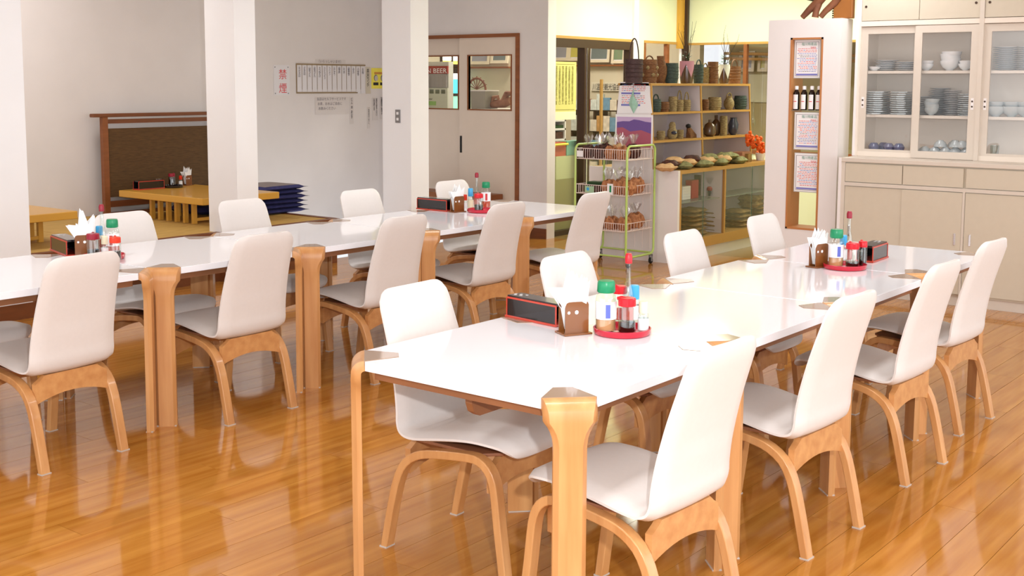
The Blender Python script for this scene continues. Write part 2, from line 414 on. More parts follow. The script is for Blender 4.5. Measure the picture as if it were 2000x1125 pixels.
struct(bar('trim_4', a.x-.04, a.x+.05, SY-.05, SY, 1.9, Zc, GOLD))
struct(bar('trim_5', SX-.05, SX-.01, b.y-.06, b.y, 0, Zc, DKBR)); struct(bar('trim_6', SX-.03, SX-.0, b.y+.02, b.y+.05, 0, Zc, PANELW))
# glazed sliding door of the shop (bronze frame)
gd = struct(MB().box(9.315, 10.79, SY-.02, SY+.05, 1.86, 1.945).box(9.315, 10.79, SY-.02, SY+.05, 0, .05).box(10.70, 10.79, SY-.02, SY+.05, .05, 1.86)
            .box(9.86, 9.96, SY-.03, SY+.06, .05, 1.86).box(9.315, 9.34, SY-.02, SY+.05, .05, 1.86).build('door_3', DKBR))
bar('glass_pane', 9.34, 9.86, SY+.01, SY+.015, .05, 1.86, CLEAR, gd); bar('glass_pane', 9.96, 10.70, SY+.03, SY+.035, .05, 1.86, CLEAR, gd)
bar('door_stile', 9.9, 9.915, SY-.036, SY-.03, .05, 1.86, CHROME, gd)
wf = struct(MB().box(11.02, SX, SY-.01, SY+.04, .75, .79).box(11.02, 11.05, SY-.01, SY+.04, .79, 1.945).box(11.5, 11.54, SY-.01, SY+.04, .79, 1.945).build('window_1', BROWN))
bar('glass_pane', 11.05, SX, SY+.01, SY+.015, .79, 1.945, CLEAR, wf)
wf = struct(MB().box(SX-.01, SX+.04, 3.0, SY, .75, .79).box(SX-.01, SX+.04, 6.05, 6.09, .79, 1.94).box(SX-.01, SX+.04, 4.6, 4.64, .79, 1.94).build('window_2', BROWN))
bar('glass_pane', SX+.01, SX+.015, 3.0, SY, .79, 1.94, CLEAR, wf)
# rooms beyond the glass
struct(bar('wall_office_back', 12.6, 12.7, SY+.2, 12, 0, Zc, mat('office_wall', (214, 204, 178), .8, var=.04)))
struct(bar('wall_office_left', 9.3, 12.6, 9.25, 9.35, 0, Zc, MATS['office_wall']))
struct(bar('wall_corridor_back', 14.2, 14.3, 2.5, SY+.2, 0, Zc, MATS['office_wall']))
#PART2
# ================================================================== TABLES
TH = .70
FELT = mat('clear_foot_pad', (196, 184, 172), .3, var=.03)
def leg_mesh(mb_leg, mb_cap):
    """bent-ply corner leg: local +x points outward along the table's diagonal, origin at the corner (x=0)"""
    def sec(cx, cz, tx, tz, wo, wi, t=.03):
        # cross-section: outer face width wo (narrow), inner width wi; (tx,tz) tangent along path, normal outward
        nx, nz = tz, -tx           # outward normal for an upward path
        o = (cx+nx*t/2, cz+nz*t/2); i = (cx-nx*t/2, cz-nz*t/2); m = (cx+nx*t*.0, cz+nz*t*.0)
        return [(o[0], -wo/2, o[1]), (o[0], wo/2, o[1]), (m[0], wi/2, m[1]), (i[0], wi/2, i[1]), (i[0], -wi/2, i[1]), (m[0], -wi/2, m[1])]
    secs = []
    zt = TH+.0015; R = .027
    for k in range(9):
        z = (zt-.015-R)*k/8
        cx = -.050 + (.003)*k/8
        q = max(0, (z-.585)/(.64-.585)); q = q*q
        wi = .088 + .053*min(q, 1); wo = .062+.055*min(q, 1)
        secs.append(sec(cx, z, 0, 1, wo, wi))
    # finer flare
    secs = secs[:-1]
    for z in (.58, .60, .615, .630, .645):
        q = max(0, (z-.575)/(.645-.575))**2.2
        secs.append(sec(-.047, z, 0, 1, .062+.05*q, .088+.053*q))
    cz0 = zt-.015-R
    for k in range(1, 7):
        a = PI/2*k/6
        cx = -.047-R + R*math.cos(a); cz = cz0 + R*math.sin(a)
        secs.append(sec(cx, cz, -math.sin(a), math.cos(a),   .112+.032*k/6, .141+.005*k/6, .03))
    mb_leg.strip(secs)
    # tapered tongue let into the top
    x0 = -.047-R; zt2 = zt+.0004
    poly = [(x0+.002, -.0735), (x0+.002, .0735), (x0-.10, .027), (x0-.10, -.027)]
    mb_cap.prism([(p[0], p[1]) for p in poly], zt2-.026, zt2)
def make_table(L, W):
    root = empty('dining_table')
    c = .105
    m = MB(); poly = [(c, 0), (L-c, 0), (L, c), (L, W-c), (L-c, W), (c, W), (0, W-c), (0, c)]
    poly = [(max(.0, x), y) for x, y in poly]
    m.prism(poly, TH-.028, TH)
    m.build('tabletop', WHITE, root, bevel=.0012)
    for i, (x, y, a) in enumerate(((0, 0, -135), (L, 0, -45), (L, W, 45), (0, W, 135))):
        if i == 0:
            lm = MB(); cm = MB(); leg_mesh(lm, cm)
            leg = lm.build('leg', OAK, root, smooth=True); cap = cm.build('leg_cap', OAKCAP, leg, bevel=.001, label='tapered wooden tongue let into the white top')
            bar('foot_pad', -.068, -.038, -.042, .042, -.0, .004, FELT, leg)
            l0 = leg
        else: leg = copy_tree(l0, root)
        leg.location = (x, y, 0); leg.rotation_euler = (0, 0, math.radians(a))
    z1 = TH-.028; z0 = z1-.03; e = .035; g = .11
    bar('apron', g, L-g, e, e+.018, z0, z1, OAKD, root); bar('apron', g, L-g, W-e-.018, W-e, z0, z1, OAKD, root)
    bar('apron', e, e+.018, g, W-g, z0, z1, OAKD, root); bar('apron', L-e-.018, L-e, g, W-g, z0, z1, OAKD, root)
    m = MB(); h = .10; prof = [(.09, z1), (.09, z1-.06), (.10, z1-.085), (.125, z1-h), (L-.125, z1-h), (L-.10, z1-.085), (L-.09, z1-.06), (L-.09, z1)]
    m.prism(prof, W/2-.012, W/2+.012, 1); m.build('centre_beam', OAKD, root)
    return root
tr_ = make_table(.862, .845); tl_ = make_table(.843, .845)
RX = [2.383, 3.250, 4.122, 4.994]; RY = [1.672, 1.672, 1.668, 1.675]
rl = ['white dining table nearest the camera, with a condiment tray and the corner leg in front',
      'white dining table second in the right row, bare top, behind the nearest table',
      'white dining table third in the right row, carrying the tray with two soy pots',
      'white dining table at the far end of the right row, before the dish cabinet']
ll = ['white dining table cut by the left edge of the photo, its far end carrying condiments',
      'white dining table second in the left row, in front of the dark screen',
      'white dining table in the middle of the left row, bare top',
      'white dining table fourth in the left row, carrying the far condiment tray',
      'white dining table at the far end of the left row, by the sliding glass door']
for i in range(4):
    t = tr_ if i == 0 else copy_tree(tr_)
    t.location = (RX[i], RY[i], 0); tag(t, rl[i], 'table', 'white dining tables')
for i in range(5):
    t = tl_ if i == 0 else copy_tree(tl_)
    t.location = (2.173+.850*i, 4.292, 0); tag(t, ll[i], 'table', 'white dining tables')

# ================================================================== CHAIRS
def make_chair():
    root = empty('dining_chair')
    # moulded shell: profile in x (forward) and z, from top of back to seat front
    ctl = [(-.282, .836), (-.254, .752), (-.220, .645), (-.194, .540), (-.182, .465), (-.179, .422), (-.167, .393), (-.138, .379), (-.09, .380), (-.0, .396), (.10, .411), (.18, .414), (.228, .406), (.250, .388), (.256, .370)]
    # smooth the profile
    pts = []
    n = len(ctl)
    for i in range(n-1):
        p0 = Vector(ctl[max(i-1, 0)]); p1 = Vector(ctl[i]); p2 = Vector(ctl[i+1]); p3 = Vector(ctl[min(i+2, n-1)])
        for k in range(4):
            t = k/4
            pts.append(.5*((2*p1)+(-p0+p2)*t+(2*p0-5*p1+4*p2-p3)*t*t+(-p0+3*p1-3*p2+p3)*t**3))
    pts.append(Vector(ctl[-1]))
    d0 = (pts[1]-pts[0]); pts[1:2] = [pts[0]+d0*q for q in (.12, .3, .6, 1)]
    d1 = (pts[-1]-pts[-2]); pts[-1:] = [pts[-2]+d1*q for q in (.4, .7, .88, 1)]
    cum = [0]
    for i in range(1, len(pts)): cum.append(cum[-1]+(pts[i]-pts[i-1]).length)
    S = cum[-1]
    def half(s):
        # half width along the developed length
        w_top, w_bend, w_front = .168, .192, .203
        sb = .42
        w = w_top+(w_bend-w_top)*min(1, s/sb) if s < sb else w_bend+(w_front-w_bend)*min(1, (s-sb)/.3)
        if s < .06: q = 1-s/.06; w -= .055*(1-math.sqrt(max(0, 1-q*q)))
        e = S-s
        if e < .10: q = 1-e/.10; w -= .095*(1-math.sqrt(max(0, 1-q*q)))
        return w
    N = 12; secs = []; secs2 = []
    T = .029
    for i, p in enumerate(pts):
        t = (pts[min(i+1, len(pts)-1)]-pts[max(i-1, 0)]).normalized(); nn = Vector((-t.y, t.x))   # normal: towards sitter
        if nn.y < 0 and i > len(pts)//2: nn = -nn
        if i <= len(pts)//2 and nn.x < 0: nn = -nn
        h = half(cum[i]); row_o = []; row_i = []
        edge = 1
        if cum[i] < .03: edge = .45+.55*cum[i]/.03
        if S-cum[i] < .02: edge = .6+.4*(S-cum[i])/.02
        for j in range(N+1):
            y = -h+2*h*j/N; q = abs(y)/h
            dish = (.005 if cum[i] < .3 else (.008 if cum[i] < .5 else .001))*(1-q*q)           # slight hollow in the middle
            puff = T*(1-.75*max(0, (q-.82)/.18)**2)*edge
            o = p - nn*(dish-.006) ; a = o + nn*(puff*.5 + (.007*(1-q*q) if cum[i] > .55 else 0)); b = o - nn*puff*.5
            row_i.append((a.x, y, a.y)); row_o.append((b.x, y, b.y))
        secs.append(row_i + row_o[::-1])
    MB().strip(secs).build('seat_shell', VINYL, root, smooth=True)
    # plywood carrier under the seat
    m = MB()
    poly = [(-.14, -.165), (.15, -.17), (.20, -.12), (.20, .12), (.15, .17), (-.14, .165)]
    m.prism(poly, .368, .378); m.build('seat_board', PLY, root, bevel=.002)
    # side frames: inverted U of bent laminated strip
    path = [(.255, 0), (.245, .08), (.232, .18), (.222, .27), (.212, .325), (.192, .362), (.160, .384), (.12, .388), (.04, .380), (-.04, .368), (-.09, .352), (-.135, .320), (-.165, .27), (-.186, .20), (-.208, .10), (-.228, 0)]
    path = [(a, b*.943) for a, b in path]; n = len(path); P = []
    for i in range(n-1):
        p0 = Vector(path[max(i-1, 0)]); p1 = Vector(path[i]); p2 = Vector(path[i+1]); p3 = Vector(path[min(i+2, n-1)])
        for k in range(2):
            t = k/2; P.append(.5*((2*p1)+(-p0+p2)*t+(2*p0-5*p1+4*p2-p3)*t*t+(-p0+3*p1-3*p2+p3)*t**3))
    P.append(Vector(path[-1]))
    secs = []
    for i, p in enumerate(P):
        t = (P[min(i+1, len(P)-1)]-P[max(i-1, 0)]).normalized(); nn = Vector((-t.y, t.x))
        if i in (0, len(P)-1): nn = Vector((-1 if i == 0 else 1, 0)) if abs(nn.y) > abs(nn.x) else Vector((math.copysign(1, nn.x), 0))
        a = p+nn*.0135; b = p-nn*.0135; wv = .019
        secs.append([(a.x, -wv, a.y), (a.x, wv, a.y), (b.x, wv, b.y), (b.x, -wv, b.y)])
    for s in (-1, 1):
        if s == -1:
            fr = MB().strip(secs).build('side_frame', OAK, root, smooth=True, bevel=.003); f0 = fr
            for px_ in (.255, -.228): bar('foot_pad', px_-.015, px_+.015, -.021, .021, 0, .005, FELT, fr)
        else: fr = copy_tree(f0, root)
        fr.location = (0, s*.182, 0)
    # arched cross boards
    def arch(x, ztop, hs, hm, name):
        m = MB(); K = 10; w2 = .1635; vs = []
        top = [(-w2, ztop-.03), (-w2+.03, ztop-.012), (-w2+.045, ztop)] ; top += [(-y, z) for y, z in top[::-1]]
        bot = []
        for k in range(K+1):
            y = w2-2*w2*k/K; q = 1-(y/w2)**2
            bot.append((y, ztop-hs+(hs-hm)*q))
        m.prism(top+bot, x-.011, x+.011, 0); return m.build(name, OAKH, root)
    r_ = arch(-.152, .366, .110, .080, 'rear_apron'); arch(.178, .364, .108, .078, 'front_apron')
    m = MB().box(-.13, .165, -.03, .03, .346, .368); m.build('seat_bearer', PLY, root)
    return root
ch = make_chair()
first = [True]
def chair(x, y, facing, label, jit=0):
    jit = math.radians(jit)
    o = ch if first[0] else copy_tree(ch); first[0] = False
    o.location = (x, y, 0); o.rotation_euler = (0, 0, facing+jit); tag(o, label, 'chair', 'cream dining chairs')
UP, DN = PI/2, -PI/2
chair(2.735, 1.700, UP, 'cream upholstered dining chair closest to the camera, back turned, at the near right corner', -3)
chair(3.645, 1.72, UP, 'cream chair second from the front on the right side of the right row, back turned', -4)
chair(4.524, 1.725, UP, 'cream chair third from the front on the right side of the right row', -3)
chair(5.318, 1.775, UP, 'rearmost cream chair on the right side of the right row, near the dish cabinet', -4)
chair(2.873, 2.40, DN, 'cream chair facing the camera at the left side of the nearest table', 2)
chair(3.76, 2.42, DN, 'cream chair behind the chopstick box and napkins, left side of the right row')
chair(4.69, 2.43, DN, 'third cream chair on the left side of the right row, before the counter')
chair(5.55, 2.46, DN, 'farthest cream chair on the left side of the right row, before the white panel')
chair(2.535, 4.385, UP, 'cream chair with its back turned, nearest in the left row, its back over the condiments', 3.8)
chair(3.42, 4.35, UP, 'second cream chair with its back turned in the left row')
chair(4.335, 4.36, UP, 'third cream chair with its back turned in the left row')
chair(5.18, 4.37, UP, 'fourth cream chair with its back turned, in front of the far condiment tray')
chair(6.04, 4.36, UP, 'rearmost cream chair in the left row, back turned, in front of the wire trolley')
chair(2.56, 5.10, DN, 'cream chair at the left edge of the photo, mostly hidden, only seat and side seen')
chair(3.51, 5.03, DN, 'cream chair facing the camera in front of the brown screen')
chair(4.34, 5.11, DN, 'cream chair facing the camera in front of the middle white pillar')
chair(5.22, 5.05, DN, 'cream chair facing the camera in front of the wall notices and blue cushions')
chair(6.13, 5.08, DN, 'small far cream chair facing the camera in front of the sliding doors')
#PART3
# ================================================================== THINGS ON THE TABLES
def tray(x, y, z, label, r=.093, m=REDP):
    o = MB().lathe([(r-.012, 0), (r-.004, .001), (r, .006), (r+.001, .020), (r-.003, .021), (r-.006, .008), (r-.012, .005)], n=40).build('condiment_tray', m, None, smooth=True)
    o.location = (x, y, z); return tag(o, label, 'tray')
def jar(x, y, z, label, cap=GREENC, r=.031, h=.155, kind='shaker', fill=SPICE, fl=.35, group=None, rz=0):
    """clear jar with fill, paper label and a cap"""
    root = empty('spice_jar' if kind == 'shaker' else 'sauce_pot', (x, y, z), rz); tag(root, label, 'jar' if kind == 'shaker' else 'bottle', group)
    ch_ = .034 if kind == 'shaker' else .022
    b = h-ch_
    if kind == 'shaker': pr_ = [(r-.004, 0), (r, .004), (r, b*.78), (r*.93, b*.88), (r*.72, b*.96), (r*.70, b)]
    else: pr_ = [(r-.003, 0), (r, .003), (r, b*.9), (r*.93, b*.97), (r*.9, b)]
    MB().lathe(pr_, n=24).build('glass_body', CLEARB, root, smooth=True)
    MB().lathe([(r-.006, .003), (r-.0025, .006), (r-.0025, b*fl), (.0, b*fl+.001)], n=20, cap=False).build('contents', fill, root, smooth=True)
    if kind == 'shaker':
        MB().lathe([(r*.80, b-.004), (r*.88, b), (r*.84, b+ch_*.8), (r*.76, b+ch_), (.001, b+ch_+.001)], n=28).build('cap', cap, root, smooth=True)
        # label wraps part of the body
        def lab(u, v, a0=2.2, a1=5.3):
            a = a0+(a1-a0)*u; return ((r+.0008)*math.cos(a), (r+.0008)*math.sin(a), b*(.32+.44*v))
        MB().grid(lab, 12, 1, .0004).build('paper_label', LABEL, root)
        def lab2(u, v):
            a = 3.7+.45*u; return ((r+.0016)*math.cos(a), (r+.0016)*math.sin(a), b*(.36+.34*v))
        MB().grid(lab2, 4, 1, .0003).build('label_print', LABB if fill is SPICE else LABR, root)
    else:
        c = MB().lathe([(r*.98, b-.004), (r*1.0, b), (r*.98, b+ch_*.85), (r*.86, b+ch_), (.001, b+ch_+.001)], n=28); c.tube([(0, 0, b+ch_*.75), (r*.6, 0, b+ch_*.95), (r*1.12, 0, b+ch_*.8)], [.005, .007, .005], 8)
        c.build('cap', cap, root, smooth=True)
    return root
def tall_bottle(x, y, z, label, cap=DRED, h=.235):
    root = empty('sauce_bottle', (x, y, z)); tag(root, label, 'bottle')
    MB().lathe([(.018, 0), (.021, .004), (.021, h*.34), (.015, h*.48), (.0085, h*.60), (.008, h*.86)], n=18).build('glass_body', CLEARB, root, smooth=True)
    MB().lathe([(.016, .003), (.0185, .006), (.0185, h*.26), (.001, h*.265)], n=14, cap=False).build('contents', SPICER, root, smooth=True)
    MB().lathe([(.007, h*.85), (.012, h*.86), (.0125, h*.95), (.009, h), (.001, h+.001)], n=16).build('cap', cap, root, smooth=True)
    return root
def small_bottle(x, y, z, label, cap=CREAMC, r=.0175, h=.10, body=LABEL, name='salt_bottle'):
    root = empty(name, (x, y, z)); tag(root, label, 'bottle')
    MB().lathe([(r-.002, 0), (r, .003), (r, h*.52), (r*.86, h*.62), (r*.7, h*.68)], n=18).build('glass_body', CLEARB, root, smooth=True)
    MB().lathe([(r+.0006, h*.08), (r+.0006, h*.46)], n=18, cap=False).build('paper_label', body, root, smooth=True)
    MB().lathe([(r*.86, h*.62), (r*.92, h*.64), (r*.88, h*.97), (r*.7, h), (.001, h+.0005)], n=18).build('cap', cap, root, smooth=True)
    return root
def chopstick_box(x, y, z, label, rz=0, L=.25, Wd=.075, h=.075):
    root = empty('chopstick_box', (x, y, z), rz); tag(root, label, 'box')
    # long side along local x; open end at -x
    bar('base', -L/2-.006, L/2+.006, -Wd/2-.006, Wd/2+.006, 0, .008, REDL, root, bevel=.002)
    m = MB(); t = .004
    m.box(-L/2, L/2, -Wd/2, -Wd/2+t, .008, h-.008).box(-L/2, L/2, Wd/2-t, Wd/2, .008, h-.008).box(L/2-t, L/2, -Wd/2+t, Wd/2-t, .008, h-.008)
    m.build('body', BLKL, root)
    m = MB(); t = .006
    for s in (-1, 1): m.box(-L/2, L/2, s*Wd/2-(.0008 if s < 0 else .004), s*Wd/2+(.004 if s < 0 else .0008), h-.009, h-.003)
    for s in (-1, 1):
        for e in (-1, 1): m.box(e*L/2-.002, e*L/2+.002, s*Wd/2-.002, s*Wd/2+.002, .008, h-.006)
    m.build('red_edging', REDL, root)
    lid = bar('lid', -L/2-.001, L/2+.002, -Wd/2+.004, Wd/2-.004, h-.008, h+.002, BLKL, root, bevel=.001)
    m = MB()
    for dx, dy in ((.03, .01), (.045, -.006), (.055, .012), (.02, -.01), (.065, 0)): m.lathe([(.006, 0), (.006, .0006)], (L/2-.07+dx, dy, h+.002), 7)
    m.build('inlay', CERW, lid)
    return root
def napkin_holder(x, y, z, label, rz=0, label2='', n=5, w=.088, h=.115, gap=.035, seed=1, nsc=.8):
    root = empty('napkin_holder', (x, y, z), rz); tag(root, label, 'holder')
    MB().box(-w/2-.008, w/2+.008, -gap/2-.014, gap/2+.014, 0, .006).build('base', SMOKE, root, bevel=.001)
    for s in (-1, 1):
        m = MB(); q = .012
        poly = [(-w/2, .006), (w/2, .006), (w/2, h-q), (w/2-q*.3, h-q*.3), (w/2-q, h), (-w/2+q, h), (-w/2+q*.3, h-q*.3), (-w/2, h-q)]
        m.prism(poly, s*gap/2-.002, s*gap/2+.002, 1); pl = m.build('side_plate', SMOKE, root)
        if s < 0:
            m = MB()
            for k, (px_, rr) in enumerate(((-.03, .005), (-.002, .0065))): m.lathe([(rr, 0), (rr, .0008)], n=12, M=Matrix.Translation((px_, -gap/2-.002, h*.68)) @ Matrix.Rotation(PI/2, 4, 'X'), sx=1)
            m.build('round_cutout', PAPER, pl)
    rn = random.Random(seed)
    def nap(k):
        yy = -gap/2+.006+(gap-.012)*k/(n-1)
        m = MB(); cz = h*.55; a0 = w*.46
        # folded square turned on its corner: a star of points above the holder
        lean = (k-(n-1)/2)/(n-1)*.5+rn.uniform(-.08, .08); sh_ = rn.uniform(-.3, .3)*w; ht = rn.uniform(.075, .10)*nsc
        tl = -(a0+rn.uniform(.02, .05)*nsc) if k % 2 == 0 else -a0*.9
        pts = [(-a0*.6, .012), (a0*.6, .012), (a0*.98, cz+.02), (a0*.98+rn.uniform(-.006, .01), h+ht*.75), (a0*.35+sh_*.3, h+ht*.42), (-a0*.2+sh_*.4, h+ht), (-a0*.65, h+ht*.38), (tl, h+ht*.42), (-a0*.95, cz+.02)]
        vs = []
        for s in (0, 1):
            for (a, b) in pts: vs.append((a, yy+s*.0018+lean*max(0, b-cz)*.45, b))
        N = len(pts); m.add(vs, [tuple(range(N))[::-1], tuple(range(N, 2*N))]+[(i, (i+1) % N, N+(i+1) % N, N+i) for i in range(N)])
        o = m.build('paper_napkin', PAPER, None); o.location = (x, y, z+.0005); o.rotation_euler = (0, 0, rz)
        tag(o, label2, 'napkin', label2)
        return o
    for k in range(n): nap(k)
    return root
T = TH+.0005
def T1(u, v, z=T): p = at(u, v, 2, z); return p.x, p.y
# --- nearest table
x, y = T1(1215, 651); tray(x, y, T, 'round red plastic condiment tray on the nearest table')
zt = T+.006
def put(u, v): p = at(u, v, 2, zt); return p.x, p.y, zt
jar(*put(1183, 646), 'large clear spice jar with a green cap on the nearest tray', r=.034, h=.165, fl=.38)
jar(*put(1224, 650), 'clear soy sauce pot with a red cap at the front of the nearest tray', REDC, .029, .115, 'pot', SOY, .40, rz=2)
jar(*put(1210, 625), 'red-capped pot at the back of the nearest tray, behind the soy pot', REDC, .024, .118, 'pot', SPICER, .4, rz=2.6)
tall_bottle(*put(1226, 630), 'tall thin-necked bottle with a red tip on the nearest tray', REDC, .235)
small_bottle(*put(1238, 628), 'clear bottle with a bright blue cap on the nearest tray', BLUEC, .019, .125, LABEL, 'vinegar_bottle')
small_bottle(*put(1256, 648), 'small seasoning bottle with a cream cap on the nearest tray', CREAMC, .0175, .10, LABEL, 'pepper_bottle')
x, y = T1(1120, 651); napkin_holder(x, y, T, 'brown burl-wood napkin holder with round holes on the nearest table', math.radians(-27), 'folded white paper napkins fanned out of the holder on the nearest table', w=.084, h=.108, seed=3, nsc=1.05, n=7, gap=.045)
chopstick_box(3.185, 2.385, T, 'black lacquer chopstick box with red edging on the nearest table', math.radians(82), .235)
# --- third table of the right row
x, y = T1(1650, 524); tray(x, y, T, 'round red tray with five bottles on the far right table')
jar(*put(1632, 520), 'green-capped jar with blue printed label on the far right tray', r=.033, h=.165, fl=.3)
jar(*put(1664, 522), 'soy sauce pot with a red cap, front middle of the far right tray', REDC, .029, .108, 'pot', SOY, .3, rz=1)
jar(*put(1684, 519), 'small dark soy bottle with a bright red spout cap on the far right tray', REDC, .019, .11, 'pot', SOY, .75, rz=1)
tall_bottle(*put(1656, 508), 'tall bottle with a dark red tip on the far right tray', DRED, .225)
small_bottle(*put(1646, 510), 'bottle with a pale blue cap half hidden behind the green-capped jar', BLUEC, .018, .12, LABEL, 'vinegar_bottle')
x, y = T1(1598, 521); napkin_holder(x, y, T, 'brown napkin holder on the far right table, left of the red tray', math.radians(-14), 'white paper napkins in the holder on the far right table', w=.084, h=.105, seed=8)
x, y = T1(1703, 507); chopstick_box(x, y, T, 'black chopstick box with red trim behind the far right tray', .04, .2)
# --- fourth table of the left row
x, y = T1(941, 414); tray(x, y, T, 'dark red round tray on the fourth table of the left row')
jar(*put(935, 414), 'soy pot with a red cap at the front of the left-row far tray', REDC, .028, .115, 'pot', SOY, .5, rz=1)
jar(*put(949, 405), 'green-capped jar with a red label on the left-row far tray', r=.03, h=.165, fill=SPICER)
tall_bottle(*put(931, 403), 'tall bottle with a dark red tip on the left-row far tray', DRED, .22)
small_bottle(*put(908, 409), 'small bottle with an orange-red cap at the left of the left-row far tray', ORANC, .016, .095, LABEL, 'chili_bottle')
small_bottle(*put(919, 409), 'bottle with a blue cap and cream label on the left-row far tray', BLUEC, .018, .135, CREAMC, 'vinegar_bottle')
x, y = T1(893, 414); napkin_holder(x, y, T, 'brown napkin holder on the fourth table of the left row', math.radians(-6), 'white paper napkins in the holder on the fourth table of the left row', w=.084, h=.10, seed=5)
x, y = T1(851, 410); chopstick_box(x, y, T, 'black lacquer chopstick box on the fourth table of the left row', PI/2, .25)
# --- first table of the left row
x, y = T1(203, 505); tray(x, y, T, 'red tray half hidden behind the nearest left-row chair back')
jar(*put(183, 505), 'soy pot with a dark red cap on the left edge tray', DRED, .029, .115, 'pot', SOY, .45, rz=1)
jar(*put(221, 497), 'green-capped clear jar on the left edge tray', r=.031, h=.165, fill=SPICER)
jar(*put(226, 508), 'orange-red capped soy pot at the right of the left edge tray', ORANC, .025, .105, 'pot', SOY, .5, rz=1)
tall_bottle(*put(201, 492), 'tall bottle with a dark red tip on the left edge tray', DRED, .225)
small_bottle(*put(205, 503), 'small bottle with a cream cap on the left edge tray', CREAMC, .0165, .10, LABEL, 'pepper_bottle')
small_bottle(*put(195, 488), 'bottle with a blue cap behind the others on the left edge tray', BLUEC, .018, .115, LABEL, 'vinegar_bottle')
x, y = T1(167, 500); napkin_holder(x, y, T, 'brown napkin holder beside the left edge tray', math.radians(-30), 'large white paper napkins spreading from the holder beside the left edge tray', w=.09, h=.10, seed=12, n=6, nsc=1.25)
x, y = T1(131, 494); chopstick_box(x, y, T, 'black chopstick box with red edging on the left edge table', math.radians(75), .25)

# ================================================================== TATAMI ROOM
def zataku(x0, x1, y0, y1, ztop, label, slat_side=True):
    root = empty('low_table', (x0, y0, TZ)); L = x1-x0; W = y1-y0; h = ztop-TZ; t = .055
    tag(root, label, 'table')
    bar('tabletop', 0, L, 0, W, h-t, h, GOLD, root, bevel=.006)
    i = .17 if L > .5 else .06
    for yy in (.28, W-.28):
        for k in range(3):
            xx = .13+(L-.26)*k/2
            bar('slat', xx-.018, xx+.018, yy-.014, yy+.014, 0, h-t, GOLD, root)
    for k in range(1, 5):
        yy = .28+(W-.56)*k/5
        bar('slat', .112, .148, yy-.014, yy+.014, 0, h-t, GOLD, root)
        if k < 4: bar('slat', L-.148, L-.112, yy-.014, yy+.014, 0, h-t, GOLD, root)
    bar('stretcher', .12, L-.12, .27, .29, .02, .045, GOLD, root)
    return root
a = at(395, 388, 2, .60)
zataku(a.x, a.x+.78, a.y, a.y+1.12, .60, 'low golden wood table with slatted legs in front of the brown screen')
c = at(152, 412, 2, .60)
zataku(c.x-.75, c.x, c.y-.0, c.y+1.15, .60, 'low golden wood table partly hidden by the leftmost white pillar')
# condiments on the low table
zq = .6005
def Z1(u, v, z=zq): p = at(u, v, 2, z); return p.x, p.y, z
x, y, z = Z1(338, 366); tray(x, y, z, 'black tray on the low table before the brown screen', .085, BLKL); zq = .607
jar(*Z1(336, 366), 'dark soy pot with a red cap on the low table', DRED, .029, .12, 'pot', SOY, .9)
jar(*Z1(326, 360), 'green-capped jar on the low table', r=.028, h=.15)
small_bottle(*Z1(353, 363), 'small orange-capped bottle on the low table', ORANC, .016, .09, LABEL, 'chili_bottle')
jar(*Z1(344, 358), 'black-capped soy pot at the back of the low table tray', BLKL, .026, .125, 'pot', SOY, .9)
zq = .6005
x, y, z = Z1(366, 362); napkin_holder(x, y, z, 'dark napkin holder on the low table', .3, 'white paper napkins standing on the low table', w=.08, h=.09, seed=21)
x, y, z = Z1(291, 369); chopstick_box(x, y, z, 'dark chopstick box on the low table', 0, .25)
# brown screen
SYc = 8.86
a = at(197, 222, 1, SYc); bq = at(207, 408, 1, SYc)
sx0 = a.x; sx1 = at(445, 300, 1, SYc).x; zt_ = a.z
scn = empty('partition_screen', (sx0, SYc, TZ)); tag(scn, 'dark brown wooden partition screen with a woven panel and open top rails on the tatami', 'screen')
H0 = zt_-TZ
bar('top_rail', -.09, sx1-sx0+.09, -.03, .03, H0-.030, H0, BROWNX, scn, bevel=.006)
for xx in (0, sx1-sx0-.05): bar('post', xx, xx+.05, -.022, .022, 0, H0-.03, BROWN, scn)
zA = at(300, 231, 1, SYc).z-TZ; zB = at(300, 239, 1, SYc).z-TZ
bar('middle_rail', .05, sx1-sx0-.05, -.014, .014, zB, zA, BROWNX, scn)
zC = at(300, 248.5, 1, SYc).z-TZ; zD = at(260, 399, 1, SYc).z-TZ
bar('woven_panel', .05, sx1-sx0-.05, -.01, .01, max(zD, .16), zC, WEAVE, scn)
bar('lower_rail', .05, sx1-sx0-.05, -.014, .014, .075, .125, BROWNX, scn)
bar('lower_rail', .05, sx1-sx0-.05, -.014, .014, .0, .03, BROWNX, scn)
